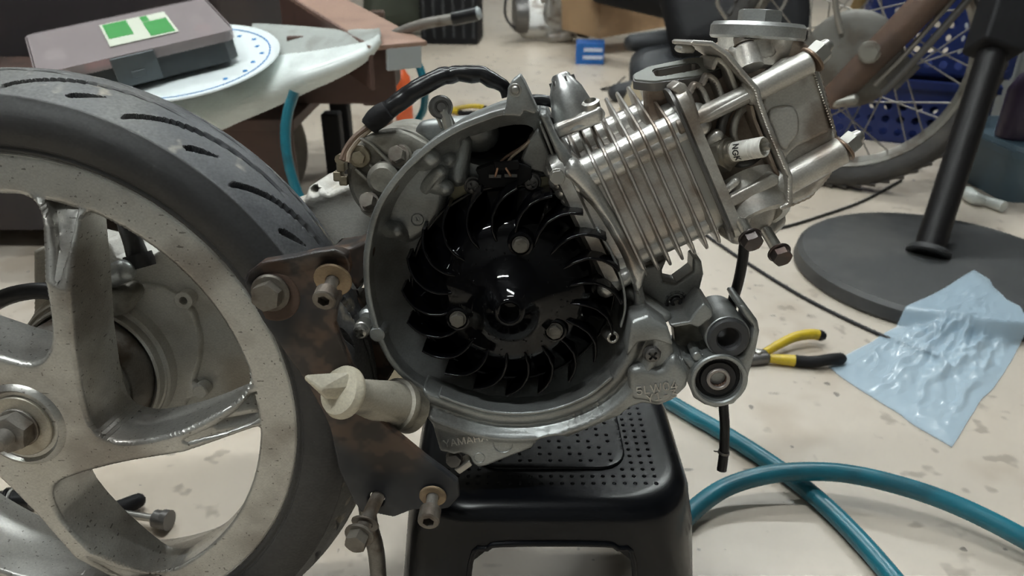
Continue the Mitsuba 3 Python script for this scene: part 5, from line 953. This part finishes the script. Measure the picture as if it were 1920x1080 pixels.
add(lv, 'socket', moved(T_(rbox(0.05, 0.06, h[0][2]-BZ+0.01, 0.004)), tr(h[0][0]-0.012, h[0][1]+0.02, (h[0][2]+BZ)/2)), 'bench_rust', 30)
# white fairing: a long curved shell with a pointed end
mat('fairing_white', pr(castings((0.66, 0.71, 0.69), (0.50, 0.54, 0.52), 0.6, 16), 0.28)); mat('fairing_grey', pr(castings((0.34, 0.36, 0.34), (0.22, 0.22, 0.2), 0.6, 30), 0.4))
fr = thing('white_fairing', 'long white scooter fairing with a pointed end lying on the bench', 'fairing')
FY = 1.20
upr = [(250, 212), (300, 184), (360, 168), (420, 150), (480, 128), (520, 108), (580, 100), (640, 90), (690, 80), (712, 66)]
lwr = [(236, 268), (300, 262), (400, 246), (450, 226), (520, 196), (580, 168), (630, 146), (670, 124), (696, 104), (714, 78)]
n = 40
def rs(L): q = spline(L, 8); s = np.r_[0, np.cumsum(np.hypot(*np.diff(q, axis=0).T))]; t = np.linspace(0, s[-1], n); return np.column_stack([np.interp(t, s, q[:, 0]), np.interp(t, s, q[:, 1])])
U, Lw = rs(upr), rs(lwr); m_ = 14; rows = []
for i in range(n):
    row = []
    for j in range(m_):
        t = j/(m_-1); x, y = U[i]*(1-t) + Lw[i]*t; bul = math.sin(PI*min(t*0.9+0.06, 1))*0.055*min(1, (n-i)/14)
        row.append(at_y(x, y, FY + 0.015 - bul + 0.10*(1-t)*min(1, (n-i)/20)))
    rows.append(row)
top_ = [(452, 46), (480, 44), (520, 46), (580, 50), (640, 56), (690, 60), (706, 66)]
TT = rs([(330, 150), (400, 90), (440, 56)] + top_)
def surf(A):
    A = np.array(A); a, b = A.shape[:2]; V = A.reshape(-1, 3); i, j = np.meshgrid(np.arange(a-1), np.arange(b-1), indexing='ij'); i, j = i.ravel(), j.ravel()
    return trimesh.Trimesh(V, np.vstack([np.stack([i*b+j, (i+1)*b+j, (i+1)*b+j+1], 1), np.stack([i*b+j, (i+1)*b+j+1, i*b+j+1], 1)]), process=False)
def thick(m, t):
    nv = np.array(m.vertex_normals); o = trimesh.Trimesh(np.array(m.vertices)-nv*t, m.faces[:, ::-1], process=False); e = m.edges_sorted; u, c = np.unique(e, axis=0, return_counts=True)
    k = len(m.vertices); ed = [x for x in m.edges if c[np.searchsorted(u[:, 0]*10**6+u[:, 1], min(x)*10**6+max(x))] == 1]; ed = np.array(ed)
    F = np.vstack([m.faces, o.faces+k, np.stack([ed[:, 1], ed[:, 0], ed[:, 0]+k], 1), np.stack([ed[:, 1], ed[:, 0]+k, ed[:, 1]+k], 1)])
    return trimesh.Trimesh(np.vstack([m.vertices, o.vertices]), F, process=False)
add(fr, 'side_shell', thick(surf(rows), 0.003), 'fairing_white', 50)
rows2 = []
sel = [i for i in range(n) if U[i][0] > 470]
for i in sel:
    f_ = (i-sel[0])/(len(sel)-1); k = np.array([np.interp(U[i][0], TT[:, 0], TT[:, 1])]); x = U[i][0]
    a_ = rows[i][0]; b_ = at_y(x, float(k[0]), FY + 0.13 + 0.16*(1-f_)); rows2.append([a_*(1-t)+b_*t + np.array([0, 0, 0.012*math.sin(PI*t)]) for t in np.linspace(0, 1, 8)])
add(fr, 'top_shell', thick(surf(rows2), 0.003), 'fairing_grey', 50, label='greyish upper face of the fairing')
add(fr, 'inner_liner', hull((at_y(400, 160, FY+0.10), 0.012), (at_y(500, 112, FY+0.13), 0.012), (at_y(470, 90, FY+0.18), 0.012)), 'matt_black', 40)
# organiser box
og = thing('organiser_box', 'black parts organiser with a clear lid and a green label, tilted on the plate', 'organiser box')
ca, cb_ = at_y(66, 142, 1.06), at_y(440, 56, 1.20)      # lid: front left, front right, back right
xa = unit(cb_-ca); ya = unit(np.cross([0, 0, 1.0], xa)); ya = unit(ya*math.cos(0.16) + np.cross(xa, ya)*math.sin(0.16)); za = np.cross(xa, ya); LX, LY, LZ = float(np.linalg.norm(cb_-ca)), 0.190, 0.050
OM = np.eye(4); OM[:3, 0], OM[:3, 1], OM[:3, 2] = xa, ya, za; OM[:3, 3] = cb_ - xa*LX/2 + ya*LY/2
PM_ = OM @ tr(0.058, -0.018, -LZ-0.0095)
# plate with blue dots under the organiser
pl_ = thing('white_plate', 'white melamine plate with blue dots under the organiser box', 'plate')
add(pl_, 'dish', lathe([(0, -0.014), (0.085, -0.014), (0.10, -0.010), (0.150, 0.002), (0.157, 0.006), (0.156, 0.008), (0.149, 0.006), (0.13, 0.004), (0.11, 0.004), (0, 0.004)], 72), 'plate_white', 40, PM_)
mat('plate_white', pr((0.70, 0.76, 0.76), 0.22)); mat('dot_blue', pr((0.02, 0.16, 0.42), 0.35))
add(pl_, 'blue_rim_line', lathe([(0.1400, 0.0045), (0.1400, 0.0060), (0.1420, 0.0064), (0.1420, 0.0045)], 72), 'dot_blue', 40, PM_)
for k in range(10): add(pl_, 'dot', lathe([(0, 0), (0.004, 0), (0.0035, 0.0008), (0, 0.0008)], 14), 'dot_blue', 30, PM_ @ rot(-70+16*k) @ tr(0.122+0.006*(k % 2), 0, 0.0042))
def rbx(x, y, z, r, z0): return T_(loft([(rr(x/2-r*0.4, y/2-r*0.4, r), z0), (rr(x/2, y/2, r), z0+0.004), (rr(x/2, y/2, r), z0+z)]))
tray = MF(rbx(LX-0.006, LY-0.006, LZ-0.012, 0.016, -LZ)) - MF(rbx(LX-0.011, LY-0.011, LZ, 0.014, -LZ+0.003))
mat('organiser_black', pr((0.013, 0.017, 0.019), 0.4)); mat('label_green', pr((0.045, 0.24, 0.06), 0.5)); mat('label_white', pr((0.52, 0.55, 0.46), 0.5))
add(og, 'tray', tray, 'organiser_black', 35, OM)
for x in (-0.085, -0.028, 0.030, 0.090): add(og, 'divider', moved(T_(rbox(0.002, LY-0.014, 0.034, 0.0006, 6)), tr(x, 0, -LZ+0.020)), 'organiser_black', 30, OM)
scene['clear_lid'] = {'type': 'blendbsdf', 'weight': 0.32, 'a': {'type': 'thindielectric', 'int_ior': 1.45}, 'b': two(pr((0.56, 0.49, 0.495), 0.25))}
add(og, 'lid', cat(moved(rbox(LX-0.006, LY-0.006, 0.0016, 0.0007, 8), tr(0, 0, 0))), 'clear_lid', 30, OM, label='clear hazy lid')
add(og, 'lid_skirt', prism(rr(LX/2, LY/2, 0.018).difference(rr(LX/2-0.0015, LY/2-0.0015, 0.0165)), -0.014, 0.001), 'clear_lid', 30, OM)
mat('part_red', pr((0.26, 0.06, 0.06), 0.5)); mat('part_pale', pr((0.42, 0.38, 0.37), 0.5))
for x, y, sx, sy, m, wh in ((-0.056, -0.05, 0.045, 0.03, 'part_red', 'left of the label'), (-0.110, -0.055, 0.03, 0.03, 'part_pale', 'at the front left corner'), (0.110, 0.01, 0.026, 0.03, 'part_red', 'right of the label'), (-0.110, 0.04, 0.03, 0.05, 'part_pale', 'at the back left corner'), (0.112, 0.06, 0.022, 0.03, 'part_pale', 'at the back right corner'), (0.0, 0.07, 0.04, 0.03, 'part_pale', 'behind the label')):
    k = single('small_part', 'small %s part under the organiser lid %s' % (m[5:], wh), 'spare part', rbox(sx, sy, 0.022, 0.008), m, 35, OM @ tr(x, y, -0.028), 'parts inside the organiser')
lbl = OM @ tr(0.016, 0.004, 0.0022)
add(og, 'label', moved(T_(rbox(0.100, 0.112, 0.0008, 0.0003, 6)), tr(0, 0, 0)), 'label_white', False, lbl, label='green and white printed label')
for x, y, sx, sy in ((-0.028, 0.014, 0.036, 0.074), (0.028, -0.015, 0.036, 0.072), (0.016, 0.038, 0.011, 0.028)): add(og, 'label_print', moved(T_(rbox(sx, sy, 0.0008, 0.0003, 6)), tr(x, y, 0.0006)), 'label_green', False, lbl)
for sx_ in (-0.012,): 
    add(og, 'latch', cat(moved(T_(rbox(0.062, 0.004, 0.044, 0.0015)), tr(sx_, -LY/2-0.003, -0.022)), moved(T_(rbox(0.020, 0.003, 0.010, 0.001)), tr(sx_, -LY/2-0.006, -0.028))), 'latch_grey', 30, OM, label='grey translucent latch')
mat('latch_grey', pr((0.06, 0.072, 0.078), 0.35))
add(og, 'hinge', moved(T_(rbox(0.03, 0.012, 0.012, 0.002)), tr(LX/2-0.03, LY/2, -0.008)), 'organiser_black', 30, OM)
# tall dark cabinet behind the bench, wheel of the trolley, hoses, bottles
dc = thing('dark_cabinet', 'tall dark brown cabinet behind the bench', 'cabinet')
add(dc, 'body', moved(T_(rbox(1.62, 0.5, 1.9, 0.006)), tr(-1.50, 2.12, 0.95)), 'cabinet_dark', 30)
for x in (-1.9, -1.1): add(dc, 'door', moved(T_(rbox(0.78, 0.016, 1.8, 0.004)), tr(x, 1.863, 0.97)), 'cabinet_dark', 30)
for x in (-1.56, -1.44): add(dc, 'handle', moved(T_(rbox(0.012, 0.02, 0.14, 0.003)), tr(x, 1.846, 0.95)), 'dark_steel', 30)
tw = thing('trolley_wheel', 'worn grey rubber wheel under the end of the bench', 'wheel')
o = G(500, 392); TWM = tr(o[0], o[1], 0.118) @ rot(62) @ rot(90, (1, 0, 0))
add(tw, 'tyre', lathe([(0.06, -0.035), (0.10, -0.04), (0.114, -0.03), (0.118, 0), (0.114, 0.03), (0.10, 0.04), (0.06, 0.035), (0.06, -0.035)], 64), 'old_tyre_pale', 40, TWM)
add(tw, 'hub', lathe([(0, -0.03), (0.06, -0.03), (0.06, 0.03), (0, 0.03)], 40), 'dark_steel', 30, TWM)
mat('old_tyre_pale', pr(castings((0.13, 0.115, 0.095), (0.07, 0.06, 0.05), 0.8, 12), 0.8))
single('air_hose', 'teal hose hanging down beside the bench end', 'hose', tube([at_y(x, y, yy) for x, y, yy in ((552, 172, 1.17), (540, 210, 1.16), (535, 255, 1.15), (542, 310, 1.14), (562, 370, 1.13), (600, 430, 1.10))], 0.0082, 14), 'teal_hose', 40)
single('air_hose', 'dark teal hose drooping from the jack handle to the floor', 'hose', tube([at_y(x, y, yy) for x, y, yy in ((735, 84, 1.62), (765, 96, 1.62), (786, 125, 1.62), (796, 165, 1.62), (794, 205, 1.64), (780, 240, 1.66))] + [np.array([at_y(772, 250, 1.68)[0], 1.70, 0.012])], 0.0085, 12), 'teal_hose', 40)
mat('orange_liquid', pr((0.62, 0.11, 0.035), 0.3))
def bottle(label, px, y, r, hgt):
    x = at_y(px, 150, y)[0]; k = thing('orange_bottle', label, 'bottle'); M = tr(x, y, 0)
    add(k, 'body', lathe([(0, 0), (r*0.95, 0), (r, 0.004), (r, hgt*0.62), (r*0.9, hgt*0.74), (r*0.4, hgt*0.86), (r*0.36, hgt*0.9), (0, hgt*0.9)], 32), 'orange_liquid', 40, M); add(k, 'cap', lathe([(0, hgt*0.88), (r*0.42, hgt*0.88), (r*0.42, hgt), (0, hgt)], 24), 'white_plastic', 35, M)
bottle('orange plastic bottle with a pale cap on the floor beyond the bench', 754, 2.25, 0.026, 0.17); bottle('narrow orange bottle half hidden behind the dark upright', 711, 2.3, 0.014, 0.14)
up = thing('dark_upright', 'black metal upright on the floor beside the hanging teal hose', 'post')
x = at_y(628, 280, 1.50)[0]; add(up, 'column', moved(T_(rbox(0.036, 0.036, 0.20, 0.004)), tr(x, 1.50, 0.105)), 'matt_black', 30); add(up, 'foot', moved(T_(rbox(0.10, 0.10, 0.008, 0.002)), tr(x, 1.50, 0.004)), 'matt_black', 30)
x = at_y(716, 140, 2.0)[0]; k = thing('steel_post', 'brown rusty post between the two orange bottles', 'post'); add(k, 'column', moved(T_(rbox(0.035, 0.035, 0.34, 0.004)), tr(x, 2.0, 0.17)), 'rusty_arm', 30); add(k, 'foot', moved(T_(rbox(0.09, 0.09, 0.008, 0.002)), tr(x, 2.0, 0.004)), 'rusty_arm', 30)
# things at the top edge: an olive bag, a black crate with chrome parts
mat('olive_cloth', pr((0.045, 0.05, 0.035), 0.85))
o = G(722, 72); ob = single('olive_bag', 'dark olive cloth sack behind the end of the bench', 'bag', hull((o+[-0.02, 0.10, 0.10], 0.10), (o+[0.12, 0.14, 0.12], 0.11), (o+[0.03, 0.16, 0.5], 0.09), (o+[0.12, 0.18, 0.42], 0.08)), 'olive_cloth', 50)
o = G(850, 84); kc = thing('black_toolbox', 'black toolbox with vertical ribs on the far floor', 'toolbox'); KM = tr(o[0]-0.01, o[1]+0.12, 0) @ rot(-4)
add(kc, 'body', moved(T_(rbox(0.27, 0.24, 0.42, 0.01)), tr(0, 0, 0.21)), 'matt_black', 30, KM)
for i_ in range(6): add(kc, 'rib', moved(T_(rbox(0.012, 0.014, 0.36, 0.003, 6)), tr(-0.115+0.046*i_, -0.125, 0.21)), 'grey_black', 30, KM)
add(kc, 'catch', moved(T_(rbox(0.02, 0.012, 0.03, 0.003, 6)), tr(0.05, -0.136, 0.12)), 'steel', 30, KM)
# tools on the floor seen through the rear wheel
tl_ = thing('torch', 'black cylindrical torch lying on the floor inside the view of the rear wheel', 'torch')
a_, b_ = G(-60, 944, 0.014), G(62, 936, 0.014); TMx = frame(a_, b_-a_); L = np.linalg.norm(b_-a_)
add(tl_, 'body', lathe([(0, 0), (0.011, 0), (0.011, L*0.55), (0.014, L*0.6), (0.014, L*0.64), (0.0115, L*0.66), (0.0115, L), (0, L)], 28), 'sheath_black', 35, TMx); add(tl_, 'band', ring(0.0112, 0.0142, L*0.68, L*0.72, 28), 'steel', 30, TMx)
sv = thing('hand_tool', 'small dark hand tool with a chromed shaft lying on the floor behind the rear wheel', 'tool')
a_, b_ = G(222, 962, 0.012), G(318, 976, 0.012); TMx = frame(a_, b_-a_); L = np.linalg.norm(b_-a_)
add(sv, 'shaft', lathe([(0, 0), (0.004, 0), (0.004, L*0.75), (0, L*0.75)], 16), 'steel', 35, TMx); add(sv, 'head', lathe([(0, L*0.72), (0.009, L*0.72), (0.009, L*0.86), (0.0105, L*0.88), (0.0105, L), (0, L)], 24), 'dark_steel', 35, TMx); add(sv, 'handle', hull((np.array(a_)+[-0.005, 0.004, 0.0], 0.009), (np.array(a_)+[0.012, 0.018, 0.0], 0.008)), 'matt_black', 40)
single('cream_card', 'piece of cream card standing on the floor behind the dipstick', 'card', sheet([(700, 688), (742, 676), (760, 690), (760, fl_px(0, 0.74)), (700, fl_px(0, 0.74))], 0.74), 'cream_paper', False)
